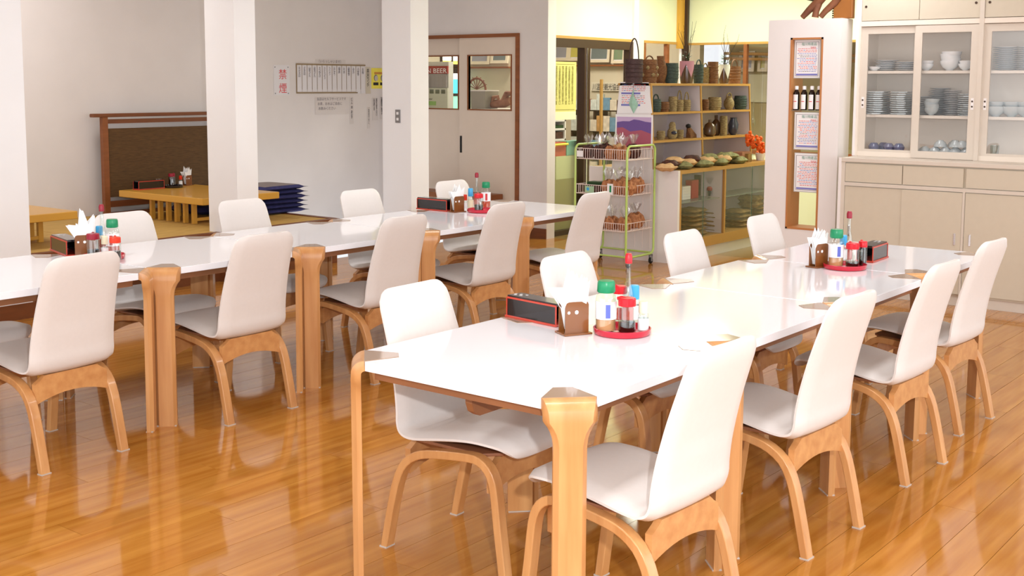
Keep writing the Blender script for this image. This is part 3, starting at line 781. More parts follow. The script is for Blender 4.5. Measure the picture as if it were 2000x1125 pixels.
# stack of floor cushions
a = at(600, 413, 2, TZ); cx, cy = a.x-.235, a.y+.25
nC = 6; zz = TZ
top = at(600, 360, 1, a.y).z
hC = (top-TZ)/nC
def cushion_mesh(h):
    m = MB(); N = 10; s = .25
    def f(sg):
        def g(u, v):
            x = (2*u-1); y = (2*v-1); e = (1-abs(x)**4)*(1-abs(y)**4)
            k = 1+.03*(abs(x)*abs(y))**2
            return (x*s*k, y*s*k, h/2+sg*(h*.5*max(0, e)**.24))
        return g
    m.grid(f(1), N, N); m.grid(f(-1), N, N)
    return m
for k in range(nC):
    m = cushion_mesh(hC*1.06); o = m.build('floor_cushion', NAVY, None, smooth=True)
    o.location = (cx+random.uniform(-.012, .012), cy+random.uniform(-.012, .012), zz); o.rotation_euler = (0, 0, random.uniform(-.04, .04)); zz += hC
    tag(o, 'navy floor cushion with a patterned cover, topmost of the stack' if k == nC-1 else 'plain navy floor cushion inside the stack, ' + ['lowest', 'second from bottom', 'third from bottom', 'fourth from bottom', 'second from top'][k], 'cushion', 'stacked navy floor cushions')
    if k == nC-1:
        MB().grid(lambda u, v: ((2*u-1)*.2, (2*v-1)*.2, hC*1.06/2+hC*.53*max(0, (1-abs(.8*(2*u-1))**4)*(1-abs(.8*(2*v-1))**4))**.24+.002), 8, 8, .001).build('patterned_cover', LACE, o, smooth=True)
c2 = at(404, 428, 2, TZ)
o = cushion_mesh(.07).build('floor_cushion', NAVY, None, smooth=True); o.location = (c2.x+.35, c2.y+.45, TZ); tag(o, 'dark floor cushion lying on the tatami behind the low table', 'cushion')

# ================================================================== NOTICES ON THE LEFT WALL
WYn = 8.998
def wp(u, v): return at(u, v, 1, WYn)
def sheet(name, u0, v0, u1, v1, m, label, cat, th=.0015, dz=0):
    a = wp(u0, v0); b = wp(u1, v1); x0, x1 = a.x, b.x; z1, z0 = (a.z+wp(u1, v0).z)/2, (b.z+wp(u0, v1).z)/2
    o = empty(name, (x0, WYn, z0)); tag(o, label, cat)
    bar('paper', 0, x1-x0, -th, 0, 0, z1-z0, m, o)
    return o, x1-x0, z1-z0
RT, UPV = (1, 0, 0), (0, 0, 1)
def wr(o, body, size, x, z, m, **k): return lettering(body, size, (x, -.0022, z), RT, UPV, m, o, **k)
o, W_, H_ = sheet('no_smoking_notice', 534, 127, 566, 186, PAPERW, 'white paper notice with two large red characters on the left wall', 'notice')
wr(o, '禁', H_*.36, W_*.30, H_*.56, INKR); wr(o, '煙', H_*.36, W_*.30, H_*.10, INKR)
m = MB()
for px_ in (.08, .9):
    for pz in (.06, .93): m.lathe([(.006, 0), (.006, .004)], n=8, M=Matrix.Translation((W_*px_, -.0015, H_*pz)) @ Matrix.Rotation(PI/2, 4, 'X'))
m.build('push_pin', GREY, o)
o, W_, H_ = sheet('menu_board', 579, 127.5, 713, 180, mat('menu_board_paper', (206, 196, 188), .8, var=.04), 'long board of narrow handwritten menu strips on the left wall', 'menu')
MB().box(-.008, W_+.004, -.006, 0, H_, H_+.012).box(-.008, W_*.88, -.006, 0, -.012, 0).box(-.008, 0, -.006, 0, 0, H_).build('board_edge', mat('menu_board_edge', (150, 128, 96), .7, var=.1), o)
items = ['天ぷらそば', 'ざるそば', '山菜うどん', '月見うどん', 'きつねそば', 'カレーライス', 'ラーメン', 'おにぎり', '親子丼', 'かつ丼', '焼魚定食', 'みそ汁', 'そば定食', 'お子様']
n = 14
for k in range(n):
    x0 = W_*k/n; dz = -.02 if k >= 12 else 0
    s = bar('menu_strip', x0+.004, x0+W_/n-.004, -.004, -.0016, .006+dz, H_-.006, PAPERW, o)
    bar('strip_gap', x0-.002, x0+.002, -.0045, -.001, H_*.1, H_-.001, MATS['menu_board_edge'], o)
    lettering(items[k], W_/n*.46, (x0+W_/n*.25, -.0048, H_*.84), RT, UPV, INKG, o, vertical=True, line=.62)
o, W_, H_ = sheet('calligraphy_banner', 714, 131, 724, 183, mat('banner_paper', (208, 198, 180), .8, var=.04), 'narrow vertical banner in brush writing beside the menu board', 'banner')
wr(o, '本日のランチ', H_*.155, W_*.12, H_*.82, INK, vertical=True, line=.72)
o, W_, H_ = sheet('poster', 725, 133, 754, 173, YPAPER, 'yellow poster with two grey portrait heads on the left wall', 'poster')
for px_ in (.3, .76):
    m = MB(); R = W_*.13
    m.lathe([(R, 0), (R, .001)], n=20, M=Matrix.Translation((W_*px_, -.0016, H_*.52)) @ Matrix.Rotation(PI/2, 4, 'X'), sy=1.2)
    m.mi = 1; m.box(W_*px_-R*1.3, W_*px_+R*1.3, -.003, -.0015, H_*.16, H_*.30)
    m.mi = 2; m.lathe([(R*.85, 0), (R*.85, .0006)], n=16, M=Matrix.Translation((W_*px_+.006, -.0027, H_*.50)) @ Matrix.Rotation(PI/2, 4, 'X'), sy=1.2)
    m.build('portrait', [INKG, INK, mat('portrait_face', (196, 188, 184), .8, var=.05)], o)
MB().box(W_*.2, W_*.95, -.003, -.0015, H_*.70, H_*.80).build('red_line', mat('orange_print', (206, 140, 70), .7, var=.1), o)
def note(name, lines, u, v, size, m, label, w_px=None, vertical=False, mm=None):
    a = wp(u, v); o = empty(name, (a.x, WYn, a.z)); tag(o, label, 'notice'); ww = 0
    mxl = max(len(l) for l in lines)
    if vertical:
        Wd = size*1.5*len(lines); Hd = size*.86*mxl+size*.3
        bar('paper', -.01, Wd, -.001, 0, -Hd, size*.4, WALLP, o)
        for k, l in enumerate(lines): lettering(l, size, (Wd-size*1.4*(k+1), -.0015, -size*.6), RT, UPV, m, o, vertical=True, line=.72)
    else:
        Wd = size*1.05*mxl; Hd = size*1.45*len(lines)
        bar('paper', -.02, Wd+.02, -.001, 0, -Hd+size*.2, size*.9, WALLP, o)
        for k, l in enumerate(lines): lettering(l, size, (k*size*.35, -.0015, -k*size*1.4), RT, UPV, m, o)
WALLP = mat('notice_paper_plain', (216, 208, 204), .8, var=.03)
px2m = (wp(700, 160)-wp(600, 160)).length/100
note('wall_note', ['（いらっしゃいませ）'], 619, 122, px2m*5, INKG, 'small handwritten line above the menu board')
note('wall_note', ['当店はセルフサービスです', 'お茶、お水はご自由に', 'お飲みください'], 618, 196, px2m*4.8, INKG, 'three-line handwritten self-service note under the menu board')
note('wall_note', ['ビール　酒　あります'], 684, 192, px2m*4.2, INK, 'single vertical line of writing below the right end of the menu board', vertical=True)
note('wall_note', ['ご注文はカウンターへ'], 718, 211, px2m*3.4, INK, 'lowest short vertical note beside the pillar', vertical=True)
note('wall_note', ['食券をお求めください', 'お弁当承ります'], 728, 193, px2m*3.6, INK, 'two-column dense vertical note under the yellow poster', vertical=True)
note('wall_note', ['営業時間のご案内です'], 743, 191, px2m*3.6, INK, 'rightmost vertical note under the yellow poster, next to the pillar', vertical=True)
# ================================================================== DISH CABINET (right)
CX, CXU, CYL = 8.16, 8.40, 3.405
def cabinet_lower():
    root = empty('dish_cabinet', (CX, CYL, 0)); tag(root, 'long beige melamine dish cabinet, lower cupboard part with drawers and sliding doors', 'cabinet')
    y1 = -2.6; zt_ = .985
    MB().box(.02, .60, y1, 0, .07, zt_-.03).build('carcass', CAB, root)
    bar('plinth', .035, .58, y1, -.002, 0, .07, CABL, root)
    bar('worktop', -.005, .61, y1, .0, zt_-.03, zt_, CABL, root, bevel=.003)
    bar('side_post', .0, .02, -.035, 0, .07, zt_-.03, CABL, root); bar('edge_bead', -.006, .0, -.008, .012, .0, zt_, PANELW, root)
    bar('rail', .0, .02, y1, -.035, .785, .81, CABL, root)
    bays = [(-.035, -.87), (-.885, -1.72), (-1.735, -2.57)]
    for a, b in bays:
        mid = (a+b)/2
        for p, q in ((a, mid+.001), (mid-.001, b)): bar('drawer', .002, .02, q+.002, p-.002, .815, .945, CAB, root)
        bar('sliding_door', .006, .02, mid-.02, a-.002, .085, .78, CAB, root).name = 'sliding_door'
        d = bar('sliding_door', .0, .0055, b+.002, mid, .085, .78, CAB, root)
        bar('handle', -.005, .0, b+.035, b+.05, .42, .50, CHROME, d, bevel=.002)
        d = [o for o in root.children if o.name.startswith('sliding_door')][-2]
        bar('handle', .001, .006, a-.05, a-.035, .42, .50, CHROME, d, bevel=.002)
        bar('stile', -.001, .02, b-.0145, b+.0005, .07, .785, CABL, root)
    return root
cabinet_lower()
def cabinet_upper():
    z0 = .986; zr = 1.925
    root = empty('dish_cabinet', (CXU, CYL, z0)); tag(root, 'upper glazed part of the dish cabinet with shelves of crockery behind sliding glass doors', 'cabinet')
    y1 = -2.6; D = .36; hz = zr-z0
    m = MB(); m.box(D-.015, D, y1, 0, 0, Zc-z0-.02).box(0, D-.015, -.02, 0, 0, Zc-z0-.02).box(0.01, D-.015, y1, -.02, 0, .035).box(0, D-.015, y1, -.02, hz, hz+.035)
    m.build('carcass', CABIN, root)
    bar('edge_bead', -.008, .0, -.004, .014, 0, Zc-z0-.02, PANELW, root)
    bays = [(-.02, -.855), (-.885, -1.72), (-1.75, -2.58)]
    for a, b in bays:
        bar('stile', -.004, .03, b-.03, b, 0, Zc-z0-.02, CABL, root)
        for sz in (.295, .61): bar('shelf', .035, D-.015, b, a, sz-.01, sz+.01, CABL, root)
        mid = (a+b)/2
        for k, (p, q, xo) in enumerate(((a, mid-.02, .016), (mid+.02, b, .0))):
            m = MB(); w1, w2 = (.05, .04); zz0, zz1 = .005, hz-.005
            m.box(xo, xo+.014, p-w1, p, zz0, zz1).box(xo, xo+.014, q, q+w1, zz0, zz1).box(xo, xo+.014, q+w1, p-w1, zz0, zz0+.048).box(xo, xo+.014, q+w1, p-w1, zz1-.05, zz1)
            d = m.build('glass_door', CABL, root)
            bar('glass_pane', xo+.005, xo+.008, q+w1, p-w1, zz0+.048, zz1-.05, CLEAR, d)
            hy = p-.025 if k == 0 else q+.025
            hd = bar('handle', xo-.002, xo, hy-.010, hy+.010, .35, .43, PANELW, d, bevel=.002)
            for kk in (.372, .408): MB().lathe([(.0065, 0), (.0065, .002)], n=10, M=Matrix.Translation((xo-.002, hy, kk)) @ Matrix.Rotation(-PI/2, 4, 'Y')).build('screw', DKBR, hd)
        for p, q in ((a, mid), (mid, b)):
            d = bar('upper_door', .004, .018, q+.002, p-.002, hz+.04, Zc-z0-.03, CAB, root)
            hy = p-.03 if p == a else q+.03
            MB().lathe([(.009, 0), (.009, .003)], n=12, M=Matrix.Translation((.004, hy, hz+.14)) @ Matrix.Rotation(-PI/2, 4, 'Y')).build('finger_ring', DKBR, d)
    return root
cabinet_upper()
# crockery: proto meshes shared
def lathe_obj(name, prof, m, n=24): return MB().lathe(prof, n=n).build(name, m, None, smooth=True)
PROT = {}
def dish(kind, x, y, z, label, cat, group, rz=0, flip=False, s=1):
    if kind not in PROT:
        if kind == 'plate': o = lathe_obj('plate', [(.035, 0), (.045, .002), (.085, .010), (.087, .012), (.083, .0115), (.04, .004), (.0, .0035)], CERW)
        elif kind == 'square_plate':
            o = MB().prism([(-.075, -.045), (.075, -.045), (.095, .0), (.075, .045), (-.075, .045), (-.095, 0)], 0, .004).prism([(-.085, -.06), (.085, -.06), (.105, 0), (.085, .06), (-.085, .06), (-.105, 0)], .004, .010).build('plate', CERG, None)
        elif kind == 'bowl': o = lathe_obj('bowl', [(.022, 0), (.024, .006), (.045, .020), (.058, .045), (.060, .060), (.057, .060), (.053, .045), (.040, .022), (.0, .012)], CERW)
        elif kind == 'celadon_bowl': o = lathe_obj('bowl', [(.022, 0), (.024, .006), (.045, .020), (.058, .045), (.060, .060), (.057, .060), (.053, .045), (.040, .022), (.0, .012)], CERG)
        elif kind == 'small_dish': o = lathe_obj('bowl', [(.02, 0), (.022, .004), (.042, .018), (.046, .03), (.043, .03), (.036, .018), (.0, .008)], CERW)
        elif kind == 'cup': o = lathe_obj('teacup', [(.02, 0), (.026, .004), (.034, .03), (.033, .055), (.03, .055), (.03, .03), (.0, .008)], CERG)
        elif kind == 'dark_cup': o = lathe_obj('teacup', [(.02, 0), (.026, .004), (.040, .025), (.036, .05), (.033, .05), (.036, .025), (.0, .008)], CERB)
        elif kind == 'glass': o = lathe_obj('drinking_glass', [(.024, 0), (.026, .002), (.030, .07), (.0285, .07), (.025, .006), (.0, .005)], CLEARB)
        PROT[kind] = o
    else:
        o = PROT[kind].copy(); COL.objects.link(o)
    o.location = (x, y, z+(.06*s if flip else 0)); o.rotation_euler = (PI if flip else 0, 0, rz); o.scale = (s, s, s)
    tag(o, label, cat, group); return o
zs = [.986+.036, .986+.305, .986+.62]    # shelf tops
def cy(u, z=1.4): return at(u, 150, 0, CXU+.12).y
def stack(kind, u, shelf, n, pitch, label, cat, dx=.14, s=1, jit=.006, z0=0):
    y = at(u, 150, 0, CXU+dx).y
    for k in range(n):
        dish(kind, CXU+dx+random.uniform(-jit, jit), y+random.uniform(-jit, jit), zs[shelf]+.001+z0+k*pitch, label, cat, label, rz=random.uniform(-.1, .1), s=s)
dish('small_dish', CXU+.09, at(1707, 150, 0, CXU+.09).y, zs[2]+.001, 'small white dish at the left end of the top shelf', 'bowl', None)
stack('plate', 1731, 2, 6, .013, 'round plates in the left stack of the top shelf', 'plate', .17)
stack('plate', 1768, 2, 5, .013, 'round plates in the second stack of the top shelf', 'plate', .16, .95)
stack('bowl', 1809, 2, 2, .022, 'white bowls beside the door frame on the top shelf', 'bowl', .12, .8)
stack('bowl', 1855, 2, 5, .016, 'nested white bowls in the middle of the top shelf', 'bowl', .14, 1.15)
stack('bowl', 1886, 2, 2, .02, 'white bowls at the right end of the top shelf, first bay', 'bowl', .12, .8)
stack('square_plate', 1718, 1, 11, .0155, 'pale rectangular plates in the left stack of the middle shelf', 'plate', .13, 1, .004)
stack('square_plate', 1764, 1, 11, .0155, 'pale rectangular plates in the second stack of the middle shelf', 'plate', .15, .95, .004)
stack('plate', 1807, 1, 10, .0135, 'plates with dark rims stacked by the frame of the middle shelf', 'plate', .22, .8, .008)
stack('celadon_bowl', 1822, 1, 6, .013, 'nested pale bowls before the tall stacks on the middle shelf', 'bowl', .10, .85)
stack('plate', 1835, 1, 15, .013, 'tall leaning stack of dark-rimmed plates on the middle shelf', 'plate', .26, .85, .010)
stack('plate', 1862, 1, 14, .0128, 'tall stack of plates right of centre on the middle shelf', 'plate', .2, .75, .009)
stack('square_plate', 1892, 1, 11, .0145, 'pale plates in the right stack of the middle shelf', 'plate', .2, .75, .004)
for k, u in enumerate((1707, 1719, 1736, 1756)):
    dish('dark_cup', CXU+(.10 if k != 1 else .17), at(u, 280, 0, CXU+.1).y, zs[0]+.001, 'dark blue-grey teacups upside down on the bottom shelf', 'cup', 'dark teacups on the bottom shelf', flip=True)
for u in (1806, 1827, 1847, 1867, 1888): dish('celadon_bowl', CXU+.10, at(u, 280, 0, CXU+.1).y, zs[0]+.001, 'blue-grey bowls in the lower layer on the bottom shelf', 'bowl', 'blue-grey bowls, lower layer', flip=True, s=.78)
for u in (1837, 1858, 1867, 1880): dish('celadon_bowl', CXU+(.10 if u != 1858 else .17), at(u, 280, 0, CXU+.1).y, zs[0]+.049, 'blue-grey bowls in the upper layer on the bottom shelf', 'bowl', 'blue-grey bowls, upper layer', flip=True, s=.78)
stack('plate', 1963, 2, 12, .0135, 'large round plates in the second bay of the cabinet', 'plate', .17, 1.0, .002)
stack('plate', 2010, 2, 12, .0135, 'large round plates cut by the right edge of the photo', 'plate', .17, 1.0, .002)
for u, dx in ((1945, .10), (1976, .12), (2003, .13)):
    dish('celadon_bowl', CXU+dx, at(u, 210, 0, CXU+dx).y, zs[1]+.001, 'celadon bowls in the lower layer of the second bay', 'bowl', 'celadon bowls in the second bay', s=1.15)
    dish('celadon_bowl', CXU+dx, at(u, 210, 0, CXU+dx).y, zs[1]+.045, 'smaller celadon bowls sitting in the bowls of the second bay', 'bowl', 'small celadon bowls in the second bay', s=.95)
dish('glass', CXU+.12, at(1943, 290, 0, CXU+.12).y, zs[0]+.001, 'single clear drinking glass on the bottom shelf of the second bay', 'glass', None)

# ================================================================== TALL WHITE PANEL WITH DISPLAY SLOT
PX = 8.30; PYR, PYL, PZT = 3.49, 4.067, 1.985
col = empty('display_column', (PX, PYR, 0)); tag(col, 'tall white panel unit with a narrow framed display slot, beside the dish cabinet', 'display unit')
sy0, sy1, sz0, sz1 = 3.628-PYR, 3.884-PYR, .42, 1.85; Wc = PYL-PYR; D = .2
MB().box(0, D, 0, sy0, 0, PZT).box(0, D, sy1, Wc, 0, PZT).box(0, D, sy0, sy1, sz1, PZT).box(0, D, sy0, sy1, 0, sz0).build('panel', PANELW, col)
t = .014
MB().box(-.004, D, sy0, sy0+t, sz0, sz1).box(-.004, D, sy1-t, sy1, sz0, sz1).box(-.004, D, sy0, sy1, sz1-t, sz1).box(-.004, D, sy0, sy1, sz0, sz0+t).build('slot_frame', mat('slot_frame_wood', (188, 124, 72), .4, c2=(160, 100, 56), scale=6), col)
bar('kick', -.004, .0, 0, Wc, 0, .06, PANELW, col)
LY = (0, -1, 0)
def poster3(v0, v1, v2, label, head):
    z1 = at(1578, v0, 0, PX+.03).z; z0 = at(1578, v1, 0, PX+.03).z
    y1 = at(1552, v0, 0, PX+.03).y; y0 = at(1604, v0, 0, PX+.03).y
    w = y1-y0; h = z1-z0
    o = empty('product_notice', (PX+.03, y1, z0)); tag(o, label, 'notice')
    bar('sleeve', 0, .003, -w, 0, 0, h, mat('grey_sleeve', (196, 196, 192), .25, var=.03), o)
    bar('sheet', -.001, 0, -w+.006, -.006, .006, h-.006, LABEL, o)
    m = MB(); f = .004
    def ln(a0, a1, b0, b1, k): m.mi = k; m.box(-.0018, -.001, -a1*w, -a0*w, b0*h, b1*h)
    ln(.07, .93, .93, .94, 0); ln(.07, .93, .055, .065, 0); ln(.07, .085, .06, .935, 0); ln(.915, .93, .06, .935, 0)
    ln(.1, .9, .075, .12, 1)
    rr = random.Random(int(v0))
    z = .80; 
    for k in range(15):
        z -= .042
        if z < .15: break
        kk = rr.choice((1, 2, 2, 0)); a0 = .12+rr.random()*.12
        while a0 < .84:
            a1 = min(a0+.03+rr.random()*.07, .87); ln(a0, a1, z, z+.014, kk if rr.random() > .3 else 1); a0 = a1+.02
    m.build('print_lines', [INKG, INKB, INKR], o)
    lettering(head, h*.085, (-.0022, -.28*w, h*.85), LY, (0, 0, 1), INKGR, o, width=w*.56)
    lettering('特産品', h*.05, (-.0022, -.62*w, h*.775), LY, (0, 0, 1), INKR, o)
poster3(77, 153, 0, 'framed product notice, topmost of three in the display slot', '塩川特産品')
poster3(219, 293, 0, 'framed product notice, middle of three in the display slot', '塩川特産品')
poster3(299, 376, 0, 'framed product notice, lowest of three in the display slot', '塩川特産品')
bar('glass_shelf', .01, D-.01, sy0+t, sy1-t, at(1578, 215, 0, PX+.04).z-.006, at(1578, 215, 0, PX+.04).z, CLEARB, col)
zb = at(1578, 215, 0, PX+.04).z
for k, u in enumerate((1555.5, 1570.5, 1585.5, 1599.5)):
    y = at(u, 195, 0, PX+.05).y
    o = empty('drink_bottle', (PX+.05, y, zb)); tag(o, 'dark bottle with white cap and white label, ' + ['leftmost', 'second from left', 'third from left', 'rightmost'][k] + ' of four', 'bottle', 'dark bottles in the display slot')
    hB = at(1578, 168, 0, PX+.05).z-zb
    MB().lathe([(.022, 0), (.024, .004), (.024, hB*.70), (.012, hB*.84), (.011, hB*.86)], n=16).build('body', SOY, o, smooth=True)
    MB().lathe([(.014, hB*.85), (.0145, hB*.97), (.012, hB), (.001, hB+.0005)], n=14).build('cap', LABEL, o, smooth=True)
    def lb(u_, v_): a = 2.3+1.7*u_; return (.0248*math.cos(a), .0248*math.sin(a), hB*(.04+.60*v_))
    MB().grid(lb, 8, 1, .0003).build('label_sheet', LABEL, o); 
    def lb(u_, v_): a = 2.6+1.0*u_; return (.0252*math.cos(a), .0252*math.sin(a), hB*(.34+.03*v_))
    MB().grid(lb, 6, 1, .0002).build('label_print', INKR, o)
# driftwood ornament on top of the panel
o = empty('driftwood_ornament', (PX+.1, PYR+.2, PZT)); tag(o, 'reddish driftwood root ornament on top of the tall white panel', 'ornament')
rt = MB()
A = lambda u, v, x=PX+.1: tuple(at(u, v, 0, x)-Vector((PX+.1, PYR+.2, PZT)))
rt.tube([A(1567, 34), A(1580, 20), A(1598, 4), A(1625, -25), A(1640, -60)], [.020, .026, .034, .03, .02], 10)
rt.tube([A(1592, 34), A(1594, 22), A(1598, 8), A(1606, -10)], [.026, .024, .03, .02], 10)
rt.tube([A(1603, 33), A(1612, 22), A(1630, 6), A(1652, -20)], [.02, .022, .028, .02], 10)
rt.build('root', ROOT, o, smooth=True)
rk = MB().lathe([(.0, -.09), (.06, -.075), (.095, -.03), (.10, .02), (.07, .07), (.0, .085)], c=A(1592, -20, PX+.18), n=14, wob=.06, cap=False).build('stone', STONE, o, smooth=True)
q = empty('amber_wood_slab', (PX+.12, PYR+.07, PZT)); tag(q, 'polished amber-brown wood slab with a beaded edge on the tall white panel, right of the driftwood', 'ornament')
y1 = at(1630, 20, 0, PX+.12).y-(PYR+.07); y0 = at(1667, 20, 0, PX+.12).y-(PYR+.07)
MB().prism([(y0, .001), (y1, .001), (y1+.004, .2), (y1-.03, .34), (y0+.02, .36), (y0, .2)], -.02, .03, 0).build('slab', AMBER, q, bevel=.006)
m = MB()
for k in range(14): m.lathe([(.0, -.007), (.006, -.004), (.007, 0), (.006, .004), (.0, .007)], c=(0, y1+.012, .010+k*.0165), n=8, cap=False)
m.build('bead_string', DKBR, q)

# ================================================================== DISPLAY COUNTER AND STEPPED SHELF
QX, QY, QZ = 8.60, 4.995, .785
QX1, QYL = 10.45, 5.889
cn = empty('display_counter', (QX, QY, 0)); tag(cn, 'glass-fronted shop counter with a white end panel and golden wood edges', 'counter')
L = QX1-QX; Wd = QYL-QY
bar('end_panel', -.008, .025, -.002, Wd, .0, QZ+.001, PANELW, cn)
bar('counter_top', .026, L, -.004, Wd, QZ-.03, QZ, YWOOD, cn)
bar('plinth', .025, L, .03, Wd-.02, 0, .10, PANELW, cn)
zb0 = .10; zb1 = .185
bar('base_board', .025, L, -.002, .03, zb0, zb1, YWOOD, cn)
bar('bottom_shelf', .025, L, .03, Wd-.02, zb1-.02, zb1, YWOOD, cn)
bar('back_panel', .025, L, Wd-.02, Wd, .1, QZ-.03, SHELFW, cn)
bar('far_end_panel', L-.02, L, .002, Wd, .0, QZ-.03, PANELW, cn)
bar('corner_post', .025, .055, -.002, .02, zb1, QZ-.03, YWOOD, cn)
xm = at(1418, 331, 1, QY).x-QX
bar('divider', xm-.02, xm-.0, .02, Wd-.02, zb1, QZ-.03, SHELFW, cn); bar('divider_edge', xm-.022, xm+.005, -.002, .02, zb1, QZ-.03, YWOOD, cn)
for a_, b_ in ((.055, xm-.022), (xm+.005, L)):
    mid = (a_+b_)/2
    bar('glass_pane', a_, mid+.01, .004, .007, zb1, QZ-.03, CLEAR, cn); bar('glass_pane', mid-.01, b_, .012, .015, zb1, QZ-.03, CLEAR, cn)
    bar('glass_edge', mid+.007, mid+.011, .003, .008, zb1, QZ-.03, mat('green_glass_edge', (70, 100, 90), .2, var=.05), cn)
    bar('glass_shelf', a_, b_-.02, .03, .30, .50, .506, mat('glass_shelf', (150, 168, 160), .1, alpha=.45, var=.02), cn)
def thing_at(mb, name, m, loc, label, cat, group=None, smooth=True, rz=0, s=1):
    o = mb.build(name, m, None, smooth=smooth); o.location = loc; o.rotation_euler = (0, 0, rz); o.scale = (s, s, s); return tag(o, label, cat, group)
def packet_mesh(w, d, h, seed=0, puff=.5):
    rn = random.Random(seed)
    ph = [rn.uniform(0, 6) for _ in range(6)]
    m = MB()
    def f(sg):
        def g(u, v):
            x = 2*u-1; y = 2*v-1; e = max(0, (1-x**4)*(1-y**4))**puff
            n = 1+.22*math.sin(5*x+ph[0])*math.sin(4*y+ph[1])+.12*math.sin(11*x+ph[2]+3*y)
            return (x*w/2, y*d/2, h/2+sg*h/2*e*n)
        return g
    m.grid(f(1), 9, 7); m.grid(f(-1), 9, 7); return m
# inside the case: first bay
zi = .507
thing_at(MB().box(-.06, .06, -.03, .03, 0, .16), 'red_box', REDBOX, (at(1352, 360, 1, QY+.18).x, QY+.18, zi), 'red box standing on the glass shelf inside the counter', 'box', smooth=False)
thing_at(MB().box(-.05, .05, -.03, .03, 0, .185), 'dark_box', SNACKD, (at(1366, 350, 1, QY+.27).x, QY+.265, zi), 'dark box behind the red box inside the counter', 'box', smooth=False)
for k in range(5):
    thing_at(MB().box(-.07, .07, -.05, .05, 0, .022), 'white_box', LABEL, (at(1334, 350, 1, QY+.2).x-.02, QY+.2, zi+.0235*k), 'small flat white boxes piled left of the red box inside the counter', 'box', 'flat white boxes inside the counter', smooth=False)
o = thing_at(MB().lathe([(.025, 0), (.03, .03), (.028, .07), (.01, .09)], n=16), 'gift_figure', POTB, (at(1388, 370, 1, QY+.15).x, QY+.15, zi), 'small dark ornament with a red ribbon in a clear bag inside the counter', 'ornament')
MB().lathe([(.034, .05), (.036, .07), (.03, .085)], n=14).build('ribbon', REDC, o, smooth=True)
MB().lathe([(.038, 0), (.042, .06), (.02, .1), (.05, .17)], n=14, cap=False).build('clear_bag', FILM, o, smooth=True)
k = 0
for (u, n_, dz, col_, dy) in ((1350, 6, .038, KRAFT, .16), (1388, 6, .036, KRAFT, .2), (1440, 4, .038, KRAFT, .16), (1475, 4, .038, KRAFT, .2)):
    x = at(u, 420, 1, QY+dy).x
    for i in range(n_):
        thing_at(packet_mesh(.26 if u < 1430 else .24, .22, dz*.98, k, .22), 'snack_pack', col_, (x+random.uniform(-.01, .01), QY+dy+random.uniform(-.01, .01), zb1+.002+i*dz*1.05), 'kraft-coloured snack packs piled at the bottom of the glass counter, ' + ('first bay' if u < 1430 else 'second bay'), 'packet', 'snack packs in the counter'); k += 1
for i in range(2):
    thing_at(packet_mesh(.2, .2, .06, 40+i, .3), 'snack_pack', MATS['kraft_pack'], (at(1466, 400, 1, QY+.18).x, QY+.18, zb1+.155+i*.05), 'two thick kraft bundles on top of the pile in the second bay', 'packet', 'thick kraft bundles')
# stepped display shelf
H1 = 1.51-QZ
sh = empty('stepped_shelf', (QX, QY, QZ)); tag(sh, 'white stepped display shelf with golden wood edges, standing on the shop counter', 'shelf')
yb0, yb1 = 5.246-QY, 5.659-QY; yt0, yt1 = 5.285-QY, 5.592-QY
LS = 1.80
def slant(x0, x1, m, name, e=0): return MB().prism([(yb0-e, 0), (yb1, 0), (yt1, H1-.02), (yt0-e, H1-.02)], x0, x1, 0).build(name, m, sh)
slant(-.002, .014, PANELW, 'end_panel'); xd = .85
slant(xd-.01, xd+.006, SHELFW, 'divider'); slant(LS-.016, LS, SHELFW, 'end_panel')
for xx in (.014, xd+.006, LS): 
    w_ = .016
    MB().add([(xx-w_, yb0-.012, 0), (xx, yb0-.012, 0), (xx, yb0+.0, 0), (xx-w_, yb0, 0), (xx-w_, yt0-.012, H1-.02), (xx, yt0-.012, H1-.02), (xx, yt0, H1-.02), (xx-w_, yt0, H1-.02)], [(3, 2, 1, 0), (4, 5, 6, 7), (0, 1, 5, 4), (1, 2, 6, 5), (2, 3, 7, 6), (3, 0, 4, 7)]).build('front_edge', YWOOD, sh)
MB().add([(.0, yb1-.01, 0), (LS, yb1-.01, 0), (LS, yt1-.01, H1-.02), (0, yt1-.01, H1-.02), (.0, yb1, 0), (LS, yb1, 0), (LS, yt1, H1-.02), (0, yt1, H1-.02)], [(3, 2, 1, 0), (4, 5, 6, 7), (0, 1, 5, 4), (1, 2, 6, 5), (2, 3, 7, 6), (3, 0, 4, 7)]).build('back_panel', SHELFW, sh)
bar('top_board', -.006, LS+.006, yt0-.012, yt1+.01, H1-.02, H1, YWOOD, sh)
shz = [1.025, 1.265]
for z in shz:
    q = (z-QZ)/H1; y0 = yb0+(yt0-yb0)*q
    for a_, b_ in ((.014, xd-.01), (xd+.006, LS-.016)):
        bar('shelf_board', a_, b_, y0-.014, yb1+(yt1-yb1)*q-.008, z-QZ-.018, z-QZ, YWOOD, sh)
